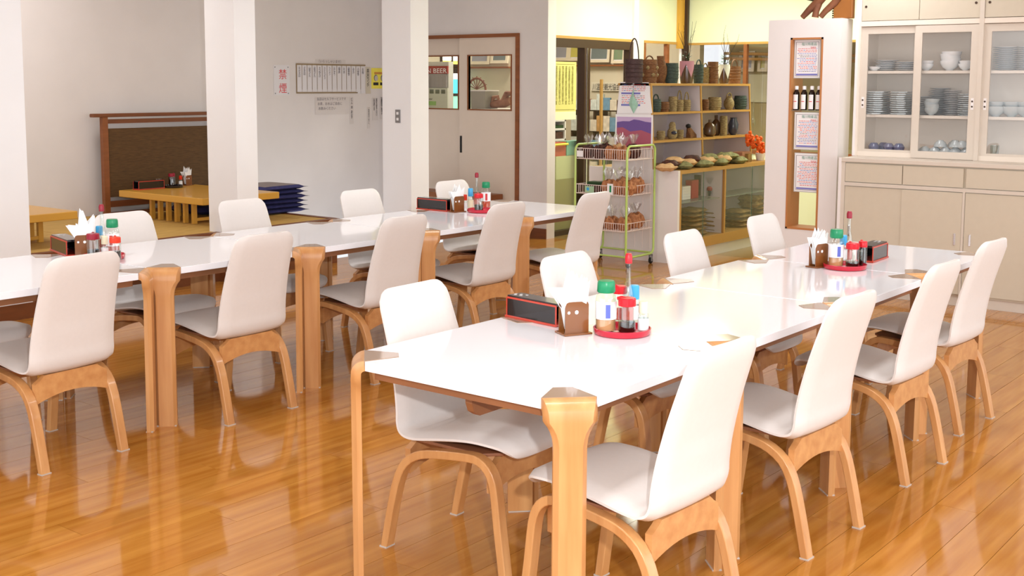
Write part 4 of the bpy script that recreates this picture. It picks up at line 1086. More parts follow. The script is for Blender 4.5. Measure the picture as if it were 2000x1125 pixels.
# --- baskets and pots on it
def basket(u, v, ybase, zbase, r, h, m, label, handle=0, shape=0, n=18, hm=None, cat='basket', name='basket'):
    x = at(u, v, 1, ybase).x
    o = empty(name, (x, ybase, zbase)); tag(o, label, cat)
    if shape == 0: prof = [(r*.85, 0), (r, h*.3), (r*1.02, h*.7), (r*.95, h), (r*.88, h), (r*.93, h*.65), (r*.8, .01)]
    elif shape == 1: prof = [(r*.95, 0), (r, h*.5), (r*.98, h), (r*.9, h), (r*.92, h*.5), (r*.88, .01)]
    else: prof = [(r*.6, 0), (r, h*.35), (r*.95, h*.6), (r*.55, h*.85), (r*.6, h), (r*.5, h), (r*.45, h*.85), (r*.8, h*.4), (r*.5, .01)]
    MB().lathe(prof, n=n, wob=.02, cap=False).lathe([(.001, 0), (r*.85 if shape != 2 else r*.6, 0), (r*.8 if shape != 2 else r*.5, .01), (.001, .01)], n=n, cap=False).build('body', m, o, smooth=True)
    mm = MB()
    for k in range(1, 5): 
        rr = r*(1.0 if shape != 2 else .9); mm.tube([(rr*1.02*math.cos(a*PI/8), rr*1.02*math.sin(a*PI/8), h*(.1+.17*k)) for a in range(16)], .004, 5, closed=True)
    if shape != 2: mm.build('weave_band', m, o, smooth=True)
    if handle:
        MB().tube([(-r*.95*math.cos(t*PI/12), 0, h*.9+handle*math.sin(t*PI/12)) for t in range(13)], .006, 6).build('handle', hm or m, o, smooth=True)
    return o
YT = 5.38; ZT = 1.511
basket(1238, 150, YT, ZT, .075, .20, WICKD, 'tall dark wicker basket with a high arched handle at the left end of the top', .19, 1)
basket(1268, 150, YT, ZT, .068, .20, WICKB, 'round brown basket with pale woven ovals on top of the stepped shelf', .05, 0)
_rb = [o for o in bpy.data.objects if o.get('label', '').startswith('round brown basket')][0]
for k in range(9):
    a = k*2*PI/9; MB().lathe([(.0, -.02), (.014, -.01), (.018, 0), (.014, .01), (0, .02)], c=(.068*math.cos(a), .068*math.sin(a), .07+.06*(k % 2)), n=8, cap=False).build('pale_knot', WICKL, _rb, smooth=True)
basket(1290, 150, YT+.03, ZT, .058, .235, WICKB, 'reddish brown gourd-shaped basket next to the round one', 0, 2)
basket(1311, 150, YT-.02, ZT, .062, .175, WICKG, 'dark green woven round basket on top of the stepped shelf', 0, 0)
def wrapped_pot(u, cloth, label, m=POT, w=.13, h=.19, twigs=0):
    x = at(u, 150, 1, YT).x
    o = empty('wrapped_pot', (x, YT, ZT)); tag(o, label, 'vase')
    MB().lathe([(w*.42, 0), (w*.47, h*.3), (w*.46, h), (w*.40, h), (w*.40, .02)], n=20).build('pot', m, o, smooth=True)
    mm = MB()
    for k in range(4):
        a0 = k*PI/2+.4; r = w*.49
        P_ = [(r*math.cos(a0+PI/2*t/6), r*math.sin(a0+PI/2*t/6)) for t in range(7)]
        vs = [(x_, y_, h+.003) for x_, y_ in P_] + [(x_*1.03, y_*1.03, h-.02-(h*.62)*(1-abs(t-3)/3.0)) for t, (x_, y_) in enumerate(P_)]
        mm.add(vs, [(t, t+1, t+8, t+7) for t in range(6)])
    mm.lathe([(w*.30, h-.006), (w*.5, h+.004), (w*.5, h+.008)], n=20, cap=False)
    mm.build('cloth', cloth, o, smooth=True)
    if twigs:
        mt = MB(); rn = random.Random(u)
        for k in range(twigs):
            a = rn.uniform(0, 2*PI); s_ = rn.uniform(.03, .16); hh = rn.uniform(.22, .42)
            mt.tube([(0.01*math.cos(a), .01*math.sin(a), h*.8), (s_*.4*math.cos(a), s_*.4*math.sin(a), h+hh*.4), (s_*.8*math.cos(a+.3), s_*.8*math.sin(a+.3), h+hh*.75), (s_*math.cos(a), s_*math.sin(a), h+hh)], [.0028, .002, .0016, .001], 5)
        mt.build('twigs', TWIG, o)
        ml = MB()
        for k in range(16):
            a = rn.uniform(0, 2*PI); z = h+rn.uniform(0, .09); r = rn.uniform(.01, .05)
            c = Vector((r*math.cos(a), r*math.sin(a), z)); d = Vector((math.cos(a), math.sin(a), rn.uniform(.2, 1))).normalized()*.04; s2 = d.cross(Vector((0, 0, 1))).normalized()*.01
            ml.add([c, c+d*.5+s2, c+d, c+d*.5-s2], [(0, 1, 2, 3)])
        ml.build('leaves', LEAF, o)
    return o
wrapped_pot(1341, PINKC, 'vase wrapped in pink cloth with tall dark twigs on the top of the stepped shelf', twigs=9)
basket(1364, 150, YT, ZT, .045, .17, WICKG, 'dark narrow basket with pale bands and ring handles', .06, 1)
basket(1377, 150, YT+.05, ZT, .042, .15, WICKL, 'pale banded basket behind the narrow dark one', .05, 1)
basket(1392, 150, YT, ZT, .05, .20, WICKB, 'brown square-looking basket with a pale flower', .0, 1)
wrapped_pot(1414, WCLOTH, 'vase wrapped in white cloth with bare twigs on the top of the stepped shelf', w=.11, h=.17, twigs=7)
basket(1434, 150, YT+.04, ZT, .062, .165, WICKB, 'brown basket with a green wreath at the right end of the top', .08, 1)
def row(items, zb, y):
    for (u, r, h, m, shp, hd, lab) in items: basket(u, 200, y, zb+.001, r, h, m, lab, hd, shp)
row([(1281, .045, .11, WICKG, 0, .05, 'green basket at the left of the second shelf with a twig handle'), (1297, .045, .085, WICKB, 0, .0, 'small pinkish-brown basket on the second shelf'),
     (1314, .036, .13, WICKL, 1, 0, 'tall khaki basket on the second shelf'), (1327, .036, .10, WICKL, 1, .09, 'grey basket with a tall dark loop handle on the second shelf'),
     (1341, .036, .10, WICKL, 1, .075, 'khaki basket with a rounder loop handle, right end of left bay'), (1378, .03, .10, WICKB, 0, 0, 'small brown basket at the left of the right bay'),
     (1396, .06, .12, WICKL, 0, 0, 'pale bamboo-leaf basket in the right bay of the second shelf'), (1424, .05, .13, WICKL, 2, .04, 'white branching twig vase in the right bay'),
     (1446, .058, .13, WICKG, 0, 0, 'dark green woven basket at the right end of the second shelf')], shz[1], 5.34)
def vase(u, y, z, prof, m, label, name='vase'):
    x = at(u, 260, 1, y).x; o = MB().lathe(prof, n=18).build(name, m, None, smooth=True); o.location = (x, y, z+.001); return tag(o, label, 'vase')
row([(1292, .035, .075, WICKL, 0, 0, 'small pale basket at the left of the third shelf')], shz[0], 5.34)
def figure(u, y, z, label, m, m2, s=1, flat=False):
    x = at(u, 260, 1, y).x; o = empty('figurine', (x, y, z+.001)); tag(o, label, 'figurine')
    if not flat:
        MB().lathe([(.03, 0), (.045, .03), (.042, .07), (.028, .095), (.03, .12), (.02, .145), (.0, .15)], n=14, cap=False).build('body', m, o, smooth=True)
        MB().lathe([(0, -.02), (.022, -.012), (.028, 0), (.022, .012), (0, .02)], c=(-.02, -.03, .055), n=12, cap=False).build('belly', m2, o, smooth=True)
    else:
        MB().add([(-.02, -.02, 0), (.13, -.015, 0), (.13, .03, 0), (-.02, .03, 0), (-.03, -.015, .10), (-.03, .02, .10), (-.045, 0, .08)], [(3, 2, 1, 0), (0, 1, 4), (1, 2, 5, 4), (2, 3, 5), (3, 0, 6), (0, 4, 6), (4, 5, 6), (5, 3, 6)]).build('body', m, o)
        MB().lathe([(0, -.022), (.02, -.012), (.025, 0), (.02, .014), (0, .022)], c=(-.035, 0, .105), n=12, cap=False).build('head', m2, o, smooth=True)
    return o
figure(1313, 5.33, shz[0], 'grey stone owl figurine on the third shelf', WICKL, POTB)
row([(1330, .028, .075, WICKL, 1, 0, 'very small pale basket on the third shelf')], shz[0], 5.34)
figure(1348, 5.32, shz[0], 'brown bird figurine with a black head on the third shelf', WICKB, BLACK, flat=True)
vase(1386, 5.33, shz[0], [(.03, 0), (.055, .02), (.06, .07), (.045, .11), (.015, .13), (.013, .155)], POT, 'brown glazed round bottle vase, left of the right bay third shelf')
vase(1398, 5.40, shz[0], [(.03, 0), (.045, .03), (.04, .12), (.014, .15), (.016, .19)], POT, 'brown bottle vase with a silver-glinting neck behind the round one')
vase(1413, 5.32, shz[0], [(.03, 0), (.034, .02), (.034, .17), (.03, .185), (.026, .185)], WICKL, 'tall khaki cylinder vase on the third shelf')
vase(1432, 5.33, shz[0], [(.025, 0), (.045, .03), (.05, .10), (.03, .15), (.034, .165)], POTB, 'blue-black glazed vase at the right of the third shelf')
# packets on the counter ledge
rn = random.Random(5)
for k in range(13):
    u = 1300+k*11.5; m_ = [SNACKC, SNACKD, SNACKC, SNACKG][k % 4] if k < 6 else [SNACKG, SNACKC, SNACKG][k % 3]
    x = at(u, 318, 1, QY+.09).x
    thing_at(packet_mesh(.19, .15, .06, 60+k, .8), 'dried_food_packet', m_, (x, QY+.08+.02*(k % 3), QZ+.001+.022*(k % 3)), ['cream', 'dark', 'beige', 'green'][k % 4]+' packet of dried food on the front ledge of the counter, ' + ['left end', 'beside the left end', 'third', 'fourth', 'fifth', 'sixth', 'middle', 'eighth', 'ninth', 'tenth', 'eleventh', 'next to last', 'right end'][k], 'packet', 'dried food packets on the counter', rz=rn.uniform(-.6, .6))
for k in range(3):
    x = at(1425+k*9, 318, 1, QY+.2).x
    thing_at(MB().box(-.09, .09, -.05, .05, 0, .03), 'brown_box', mat('pinkish_box', (178, 126, 98), .6, var=.1), (x, QY+.17, QZ+.001+.031*k), 'flat pinkish-brown boxes piled on the counter beside the orange flowers', 'box', 'pinkish-brown boxes', smooth=False)
thing_at(MB().box(-.035, .035, -.035, .035, 0, .075), 'snack_tub', KRAFT, (at(1458, 318, 1, QY+.12).x, QY+.12, QZ+.001), 'small tub of snacks on the counter before the flowers', 'tub', smooth=False)
x = at(1485, 300, 1, QY+.12).x
o = empty('orange_flowers', (x, QY+.12, QZ)); tag(o, 'bunch of bright orange dried physalis flowers in a white pot on the counter', 'flowers')
MB().lathe([(.035, 0), (.045, .05), (.048, .07), (.042, .07)], n=16).build('pot', LABEL, o, smooth=True)
m = MB(); rn = random.Random(3)
for k in range(70):
    t = k/70; c = Vector((.04-.30*t+rn.gauss(0, .025), rn.gauss(0, .04), .09+.15*t+rn.gauss(0, .022)))
    d = Vector((rn.gauss(0, 1), rn.gauss(0, 1), rn.gauss(0, 1))).normalized()
    M_ = Matrix.Translation(c) @ d.to_track_quat('Z', 'Y').to_matrix().to_4x4()
    m.lathe([(.004, -.018), (.019, -.006), (.016, .008), (.001, .024)], n=5, M=M_, cap=False)
m.build('petals', ORANGE, o)['kind'] = 'stuff'
MB().tube([(0, 0, .05), (-.06, 0, .14), (-.22, 0, .22)], .004, 6).tube([(.01, .01, .05), (.03, 0, .13)], .003, 6).build('stem', LEAF, o)
# hanging wind chime / glass ornament at the right of the shelf
gx = at(1472, 200, 1, QY+.25)
o = empty('glass_chime', (gx.x, QY+.25, QZ)); tag(o, 'slender clear glass ornament standing right of the stepped shelf', 'ornament')
MB().lathe([(.02, .001), (.012, .01), (.005, .06), (.004, .30), (.022, .34), (.024, .37), (.006, .42), (.006, .56), (.002, .58)], n=14).build('stem_body', CLEARB, o, smooth=True)
# signs on the shelf end panel
ex = QX-.004
def endq(u, v): return at(u, v, 0, ex)
a, b, c, d = endq(1212, 160), endq(1267, 161), endq(1274, 221), endq(1205, 221)
o = empty('price_sheet', (ex, a.y, c.z)); tag(o, 'white printed price sheet with purple bars on the end of the stepped shelf', 'notice')
O = Vector((ex, a.y, c.z))
MB().add([a-O, b-O, c-O, d-O, a-O+Vector((-.002, 0, 0)), b-O+Vector((-.002, 0, 0)), c-O+Vector((-.002, 0, 0)), d-O+Vector((-.002, 0, 0))], [(0, 1, 2, 3), (7, 6, 5, 4), (0, 4, 5, 1), (1, 5, 6, 2), (2, 6, 7, 3), (3, 7, 4, 0)]).build('paper', LABEL, o)
m = MB(); hh = a.z-c.z; ww = a.y-b.y
def ln(a0, a1, b0, b1, k): m.mi = k; m.box(-.0034, -.0025, -a1*ww, -a0*ww, b0*hh, b1*hh)
ln(.04, .72, .60, .66, 1); ln(.04, .72, .22, .28, 1)
rr = random.Random(4)
for z in (.9, .83, .77, .71, .54, .48, .42, .36, .31):
    a0 = .06
    while a0 < .86:
        a1 = min(a0+.03+rr.random()*.08, .9); ln(a0, a1, z, z+.018, rr.choice((0, 2, 2, 1))); a0 = a1+.025
m.build('print_lines', [INKG, INKB, INKR], o)
q = empty('mint_cloth', (ex-.006, at(1238, 172, 0, ex).y, at(1238, 172, 0, ex).z)); tag(q, 'pale mint green cloth hanging from a string over the price sheet', 'cloth')
qz = at(1240, 222, 0, ex).z-at(1238, 172, 0, ex).z
MB().add([(0, 0, 0), (0, .045, qz*.62), (0, -.005, qz), (0, -.05, qz*.66), (-.012, .006, qz*.55), (-.008, -.01, qz*.3)], [(0, 1, 4), (1, 2, 4), (2, 3, 4), (3, 5, 4), (5, 0, 4), (0, 5, 3, 2, 1)]).build('cloth', MINT, q)
MB().tube([(0, 0, 0), (0, 0, .09)], .0015, 5).build('string', INKG, q)
a, b, c, d = endq(1203, 223), endq(1276, 225), endq(1281, 292), endq(1200, 292)
o = empty('town_photo_poster', (ex-.003, a.y, c.z)); tag(o, 'poster photo of a purple mountain over a reddish town on the shelf end', 'poster')
hh = a.z-c.z; ww = a.y-b.y
bar('paper', -.002, 0, -ww, 0.0, 0, hh, LABEL, o)
def bandp(pts, m_, nm, x=-.003):
    vs = [(x, -p*ww, q_*hh) for p, q_ in pts]; n_ = len(vs); vs += [(x+.0008, v[1], v[2]) for v in vs]
    MB().add(vs, [tuple(range(n_)), tuple(range(n_, 2*n_))[::-1]]+[(i, (i+1) % n_, n_+(i+1) % n_, n_+i) for i in range(n_)]).build(nm, m_, o)
bandp([(.04, .0), (.96, .0), (.96, .93), (.04, .93)], mat('photo_sky', (206, 178, 214), .6, var=.05), 'photo_sky', -.003)
bandp([(.04, .0), (.96, .0), (.96, .78), (.8, .80), (.65, .84), (.5, .86), (.38, .80), (.2, .80), (.04, .77)], mat('photo_mountain', (112, 84, 150), .6, c2=(130, 74, 110), scale=20), 'photo_mountain', -.0038)
bandp([(.04, .0), (.96, .0), (.96, .45), (.7, .55), (.4, .5), (.2, .62), (.04, .6)], mat('photo_town', (176, 92, 110), .6, c2=(90, 56, 110), scale=70), 'photo_town', -.0046)

# ================================================================== WIRE TROLLEY
VX, VY = 8.11, 5.19; VW, VD, VH = .51, .43, 1.0
tr = empty('wire_trolley', (VX, VY, 0)); tag(tr, 'lime green tube trolley with three wire baskets on casters', 'trolley')
def rloop(y, parent):
    R = .05; pts = []
    z0, z1 = .085, VH; x0, x1 = 0, VD
    for (cx, cz, a0) in ((x0+R, z0+R, PI), (x1-R, z0+R, 1.5*PI), (x1-R, z1-R, 0), (x0+R, z1-R, .5*PI)):
        for k in range(7): a = a0+PI/2*k/6; pts.append((cx+R*math.cos(a), y, cz+R*math.sin(a)))
    return MB().tube(pts, .0095, 10, closed=True).build('side_tube', LIME, parent, smooth=True)
rloop(0, tr); rloop(VW, tr)
MB().tube([(.02, 0, .09), (.02, VW, .09)], .008, 8).build('cross_tube', LIME, tr, smooth=True); MB().tube([(VD-.02, 0, .09), (VD-.02, VW, .09)], .008, 8).build('cross_tube', LIME, tr, smooth=True)
for yy in (0, VW):
    for xx in (.04, VD-.04):
        cs = empty('caster', (xx, yy, 0)); cs.parent = tr
        MB().lathe([(.024, -.009), (.026, -.006), (.026, .006), (.024, .009)], n=16, M=Matrix.Translation((0, 0, .026)) @ Matrix.Rotation(PI/2, 4, 'X')).build('wheel', BLACK, cs, smooth=True)
        MB().box(-.012, .012, -.013, -.010, .02, .075).box(-.012, .012, .010, .013, .02, .075).box(-.012, .012, -.013, .013, .07, .078).build('fork', GREY, cs)
def wbasket(z0, h, tilt):
    o = empty('wire_basket', (0, 0, z0)); o.parent = tr
    m = MB(); r = .0022; y0, y1 = .012, VW-.012; x0, x1 = .0, VD-.01
    Bz = lambda x: tilt*(x/VD)
    for zz in (0, h): m.tube([(x0, y0, zz+Bz(x0)), (x0, y1, zz+Bz(x0)), (x1, y1, zz+Bz(x1)), (x1, y0, zz+Bz(x1))], .0032, 6, closed=True)
    n1 = 22
    for k in range(n1+1):
        y = y0+(y1-y0)*k/n1
        m.tube([(x0, y, h), (x0, y, 0), (x1, y, Bz(x1)), (x1, y, h+Bz(x1))], r, 4)
    for k in range(1, 9):
        x = x0+(x1-x0)*k/9
        m.tube([(x, y0, h+Bz(x)), (x, y0, Bz(x)), (x, y1, Bz(x)), (x, y1, h+Bz(x))], r, 4)
    m.build('wire', WIRE, o)
zc = [.885, .595, .30]; hs = [.085, .075, .065]
for z, h in zip(zc, hs): wbasket(z, h, .0)
m = MB()
for k in range(7): m.tube([(VD-.01, .03+.0*k+k*.075, .12), (VD-.01, .03+k*.075, .95)], .0018, 4)
m.build('back_wire', WIRE, tr)
def bag(x, y, z, m_, label, w=.11, h=.09, seed=0, ruffle=1):
    o = empty('snack_bag', (VX+x, VY+y, z)); tag(o, label, 'bag')
    pm_ = packet_mesh(w, w*.8, h, seed, .35); b_ = pm_.build('contents', m_, o, smooth=True)
    rn = random.Random(seed); mm = MB(); K = 14; t0 = h*.8
    vs = []
    for ring, (rr, zz) in enumerate(((w*.5, h*.35), (w*.42, h*.85), (w*.10, h*1.1), (w*.30, h*1.1+.05), (w*.38, h*1.1+.075))):
        for k in range(K):
            a = 2*PI*k/K; q = rr*(1+(.28*math.sin(k*2.4+seed) if ring > 2 else 0)); vs.append((q*math.cos(a), q*math.sin(a)*.8, zz+(.018*math.sin(k*3.1+seed) if ring > 2 else 0)))
    fs = [(r_*K+k, r_*K+(k+1) % K, (r_+1)*K+(k+1) % K, (r_+1)*K+k) for r_ in range(4) for k in range(K)]
    mm.add(vs, fs); mm.build('clear_wrap', FILM, o, smooth=False)
    return o
sp = [(z+.004) for z in zc]
tops = [('dark_snack', 'dark snack bag with a white tag at the left of the top basket'), ('dark_snack', 'dark snack bag second from the left in the top basket'), ('orange_snack', 'reddish snack bag in the middle of the top basket'), ('orange_snack', 'orange snack bag at the right of the top basket')]
for k, (mm_, lb_) in enumerate(tops): bag(.09, .44-.115*k, sp[0], MATS[mm_], lb_, .115, .10, 70+k)
for k in range(3): bag(.28, .40-.14*k, sp[0], [SNACKD, SNACKC, SNACKD][k], ['brown', 'cream', 'dark red'][k]+' bag at the back of the top basket, '+['left', 'middle', 'right'][k], .125, .11, 80+k)
for k in range(3): bag(.10, .24-.10*k, sp[1], SNACK, 'orange cracker bag in the middle basket, '+['left', 'middle', 'right'][k]+' of the front three', .12, .11, 90+k)
for k in range(2): bag(.29, .22-.13*k, sp[1], SNACK, 'orange cracker bag at the back of the middle basket, '+['left', 'right'][k], .135, .12, 95+k)
for k in range(4): bag(.10, .44-.12*k, sp[2], SNACK, 'rust-brown cracker bag in the bottom basket, '+['leftmost', 'second', 'third', 'rightmost'][k]+' of four in front', .12, .10, 100+k)
bag(.30, .10, sp[2], SNACK, 'rust-brown cracker bag at the back right of the bottom basket', .15, .12, 110)
for k in range(3):
    thing_at(MB().box(-.05, .05, -.085, .085, 0, .028), 'snack_box', SNACKD if k < 2 else LEAF, (VX+.12+.02*k, VY+.38, sp[1]+.001+k*.029), 'flat dark snack box at the left of the middle basket, '+['lowest', 'middle', 'uppermost'][k]+' of three', 'box', smooth=False)
thing_at(MB().box(-.001, .001, -.03, .03, 0, .05), 'price_tag', LABEL, (VX-.008, VY+.46, zc[0]+.015), 'small white price tag on the front of the top wire basket', 'tag', smooth=False)
o = thing_at(MB().box(-.001, .001, -.028, .028, 0, .09), 'price_tag', LABEL, (VX-.008, VY+.155, zc[1]+.005), 'white card with a green stripe on the front of the middle wire basket', 'tag', smooth=False)
MB().box(-.002, -.001, -.012, .006, .02, .075).build('green_stripe', GREENC, o)
o = thing_at(MB().box(-.001, .001, -.045, .045, 0, .055), 'price_tag', mat('pale_green_card', (170, 206, 170), .6, var=.1), (VX-.008, VY+.36, zc[1]+.01), 'green and blue printed card on the left of the middle wire basket', 'tag', smooth=False)
MB().lathe([(.014, 0), (.014, .001)], n=12, M=Matrix.Translation((-.001, .015, .03)) @ Matrix.Rotation(-PI/2, 4, 'Y')).build('blue_dot', BLUEC, o)

# ================================================================== BEHIND THE SHOP GLASS DOOR (office)
def pq(u0, v0, u1, v1, X):
    a = at(u0, v0, 0, X); b = at(u1, v1, 0, X); return b.y, a.y, b.z, a.z
# yellow poster on the glass
a = at(1077, 120, 1, SY-.022); b = at(1124, 233, 1, SY-.022)
o = empty('yellow_notice', (a.x, SY-.024, b.z)); tag(o, 'tall yellow notice with vertical writing taped to the sliding glass door', 'notice')
W_ = b.x-a.x; H_ = a.z-b.z
bar('paper', 0, W_, -.001, 0, H_*.14, H_, mat('notice_yellow', (216, 208, 122), .7, var=.03), o); bar('margin', 0, W_, -.001, 0, 0, H_*.14, mat('pale_yellow_paper', (236, 234, 190), .7, var=.02), o)
for k in range(6): lettering('塩川温泉郷観光案内図歩道入口営業中'[k%3:k%3+13], W_*.085, (W_*(.80-.13*k), -.002, H_*.88), RT, UPV, mat('olive_ink', (120, 110, 40), .7, var=.02), o, vertical=True, line=.82)
m = MB()
for zz in (.17, .955): m.box(W_*.06, W_*.94, -.002, -.0012, H_*zz, H_*zz+.004)
m.build('border_line', MATS['olive_ink'], o)
XO = 12.55
def framed(u0, v0, u1, v1, X, label, seed, tilt=0):
    y0, y1, z0, z1 = pq(u0, v0, u1, v1, X)
    o = empty('framed_picture', (X-.02, (y0+y1)/2, z0)); tag(o, label, 'picture')
    w = (y1-y0)/2; h = z1-z0; t = .035
    m = MB(); m.box(-.012, .01, -w, w, 0, t).box(-.012, .01, -w, w, h-t, h).box(-.012, .01, -w, -w+t, t, h-t).box(-.012, .01, w-t, w, t, h-t)
    m.build('frame', mat('pale_frame', (222, 210, 184), .5, var=.05), o)
    bar('mount', .0, .008, -w+t, w-t, t, h-t, PAPERW, o)
    c = [((120, 140, 110), (60, 80, 60)), ((150, 150, 160), (90, 90, 110)), ((190, 180, 90), (70, 90, 60)), ((110, 120, 120), (50, 60, 60))][seed % 4]
    bar('photograph', -.003, .0, -w*.72, w*.72, h*.2, h*.8, mat('photo_%d' % (seed % 4), c[0], .4, c2=c[1], scale=9), o)
    o.rotation_euler = (0, tilt, 0)
framed(1080, 84, 1112, 119, XO, 'pale framed picture leaning at the left behind the sliding glass door', 1, .1)
framed(1112, 82, 1136, 119, XO, 'framed yellow-green picture second from left behind the glass door', 2, .1)
framed(1150, 86, 1192, 122, XO, 'wide framed landscape in the right pane of the glass door', 3, .1)
framed(1196, 86, 1222, 124, XO, 'framed dark picture at the right of the glass door', 0, .1)
y0, y1, z0, z1 = pq(1076, 120, 1232, 126, XO)
struct(bar('trim_7', XO-.05, XO+.05, y0-.3, 9.2, z0-.02, z0, BROWN))
y0, y1, z0, z1 = pq(1153, 160, 1210, 178, XO)
o = empty('office_sign', (XO+.02, y1, z0)); tag(o, 'long cream sign board with black characters seen through the right glass pane', 'sign')
bar('board', 0, .02, -(y1-y0), 0, 0, z1-z0, mat('sign_board', (220, 212, 190), .6, var=.04), o)
lettering('川温泉観光協会', (z1-z0)*.8, (-.002, -.02, (z1-z0)*.16), LY, (0, 0, 1), INK, o, width=(y1-y0)*.94)
# shelf of pamphlets
y0, y1, z0, z1 = pq(1148, 180, 1232, 400, XO)
o = empty('pamphlet_rack', (XO-.35, y0, 0)); tag(o, 'dark pamphlet rack with stepped rows of leaflets behind the glass door', 'rack')
Wd = y1-y0
for xx in (0, Wd*.5, Wd): bar('side_board', 0, .3, xx-.01, xx+.01, 0, 1.3, DKBR, o)
for k, z in enumerate((.35, .65, .92, 1.18)): bar('shelf_board', 0, .3, 0, Wd, z-.015, z, DKBR, o)
rn = random.Random(9)
for k, z in enumerate((.35, .65, .92, 1.18)):
    for j in range(7):
        c = [(206, 214, 206), (110, 150, 176), (196, 150, 90), (220, 210, 190), (150, 60, 40)][rn.randrange(5)]
        y = Wd*(j+.5)/7; h = rn.uniform(.12, .2)
        b_ = bar('leaflet', XO-.36, XO-.33, y0+y-.05, y0+y+.05, z+.001, z+h, mat('leaflet_%d' % c[0], c, .5, var=.3, scale=20)); tag(b_, 'leaflets standing in the dark rack behind the glass door', 'leaflet', 'leaflets in the pamphlet rack')
# bamboo pole, small book shelf
a = at(1173, 300, 1, SY+.3); p0 = at(1173, 155, 1, SY+.3)
thing_at(MB().tube([(0, 0, 0), (0, 0, p0.z)], .018, 10), 'bamboo_pole', YWOOD, (a.x, SY+.3, 0.0), 'upright yellow wooden pole just inside the glass door', 'pole')
a = at(1077, 236, 1, SY+.35); b = at(1122, 272, 1, SY+.35)
o = empty('small_bookshelf', (a.x, SY+.52, 0)); tag(o, 'low white shelf unit with dark green and brown cloth-lined compartments behind the glass door', 'shelf')
Wd = b.x-a.x+.06
MB().box(-.05, 0, 0, .3, 0, a.z).box(Wd, Wd+.02, 0, .3, 0, a.z).box(-.05, Wd+.02, 0, .3, a.z-.02, a.z).box(-.05, Wd+.02, 0, .3, (a.z+b.z)/2-.01, (a.z+b.z)/2+.01).box(-.05, Wd+.02, 0, .3, b.z-.02, b.z).box(-.05, Wd+.02, .28, .3, 0, a.z).build('shelf_frame', PANELW, o)
bar('green_lining', 0, Wd, .02, .27, (a.z+b.z)/2+.011, a.z-.06, LEAF, o); bar('brown_lining', 0, Wd, .02, .27, b.z+.001, (a.z+b.z)/2-.03, SNACKD, o)
a2 = at(1077, 274, 1, SY+.15); b2 = at(1135, 282, 1, SY+.15)
o = tag(bar('display_box', a2.x-.03, b2.x, SY+.1, SY+.19, a2.z-.16, a2.z-.02, mat('red_orange_box', (190, 84, 56), .6, var=.2)), 'red and teal box on the floor side of the glass door', 'box')
bar('teal_lid', a2.x+.18, b2.x, SY+.09, SY+.195, a2.z-.158, a2.z-.015, mat('teal_cloth', (120, 176, 150), .7, var=.1), o)
tag(bar('storage_crate', a2.x-.03, b2.x+.1, SY+.08, SY+.5, 0, .549, mat('olive_crate', (150, 146, 92), .7, c2=(110, 106, 62), scale=6)), 'olive storage crate behind the lower part of the glass door', 'crate')
tag(bar('carton', a2.x, b2.x-.02, SY+.09, SY+.2, .55, a2.z-.161, mat('pale_sack', (196, 202, 150), .5, c2=(150, 158, 110), scale=8)), 'pale green-white carton between the crate and the red box behind the glass door', 'carton')
tag(thing_at(MB().tube([(0, 0, 0), (0, 0, .85), (.03, 0, .9), (.25, 0, .9)], .012, 8), 'yellow_handrail', YPAPER, (at(1085, 300, 1, SY+.04).x, SY+.07, 0), 'yellow tube rail behind the left glass pane', 'rail'))
# ------------------------------------------------ room behind the sliding wooden doors
XB = 10.78
pt = struct(bar('wall_pantry', XB, XB+.06, 8.25, 9.25, 0, Zc, MATS['office_wall']))
framed(918, 92, 958, 126, XB, 'framed photo at the upper left of the right door window', 1, .15)
framed(960, 92, 994, 124, XB, 'framed photo at the upper right of the right door window', 3, .15)
y0, y1, z0, z1 = pq(915, 127, 1000, 130, XB)
struct(bar('trim_8', XB-.06, XB-.0, y0, y1+.3, z0-.02, z0, BROWN))
Xt = DX+.5
zt2 = at(960, 213, 0, Xt).z
ya, yb = 7.71, at(905, 213, 0, Xt).y
o = empty('side_counter', (Xt, ya, 0)); tag(o, 'pale counter behind the sliding doors', 'counter')
bar('worktop', -.1, .5, 0, yb-ya+.05, zt2-.03, zt2, CABL, o); bar('body', -.08, .48, .02, yb-ya+.02, 0, zt2-.03, CAB, o)
a = at(919, 178, 0, Xt); b = at(948, 213, 0, Xt)
o = empty('cooler_box', (Xt, b.y, zt2)); tag(o, 'grey plastic container with a white lid behind the right door window', 'box')
Wd = a.y-b.y
MB().add([(0, .01, .001), (.22, .01, .001), (.22, Wd-.01, .001), (0, Wd-.01, .001), (0, 0, a.z-zt2), (.22, 0, a.z-zt2), (.22, Wd, a.z-zt2), (0, Wd, a.z-zt2)], [(3, 2, 1, 0), (4, 5, 6, 7), (0, 1, 5, 4), (1, 2, 6, 5), (2, 3, 7, 6), (3, 0, 4, 7)]).build('tub', mat('grey_plastic', (156, 152, 140), .4, var=.05), o)
bar('lid', -.006, .226, -.006, Wd+.006, a.z-zt2, a.z-zt2+.012, PANELW, o)
c = at(934, 177, 0, Xt+.1); R = (at(934, 152, 0, Xt+.1).z-c.z)
o = empty('wooden_wheel', (Xt+.1, c.y+.02, a.z+.013)); tag(o, 'small dark wooden spoked wheel lying upright on the grey container', 'ornament')
m = MB().tube([(0, R*.9*math.cos(PI*k/16), R*.9*math.sin(PI*k/16)+.0) for k in range(17)], .012, 8).build('rim', ROOT, o, smooth=True)
m = MB()
for k in range(1, 8): m.tube([(0, 0, .006), (0, R*1.08*math.cos(PI*k/8), R*1.08*math.sin(PI*k/8))], .005, 6)
m.build('spoke', ROOT, o)
o = empty('driftwood_carving', (Xt+.12, at(975, 200, 0, Xt+.12).y, zt2)); tag(o, 'knotty brown driftwood carving behind the right door window', 'ornament')
m = MB(); rn = random.Random(2)
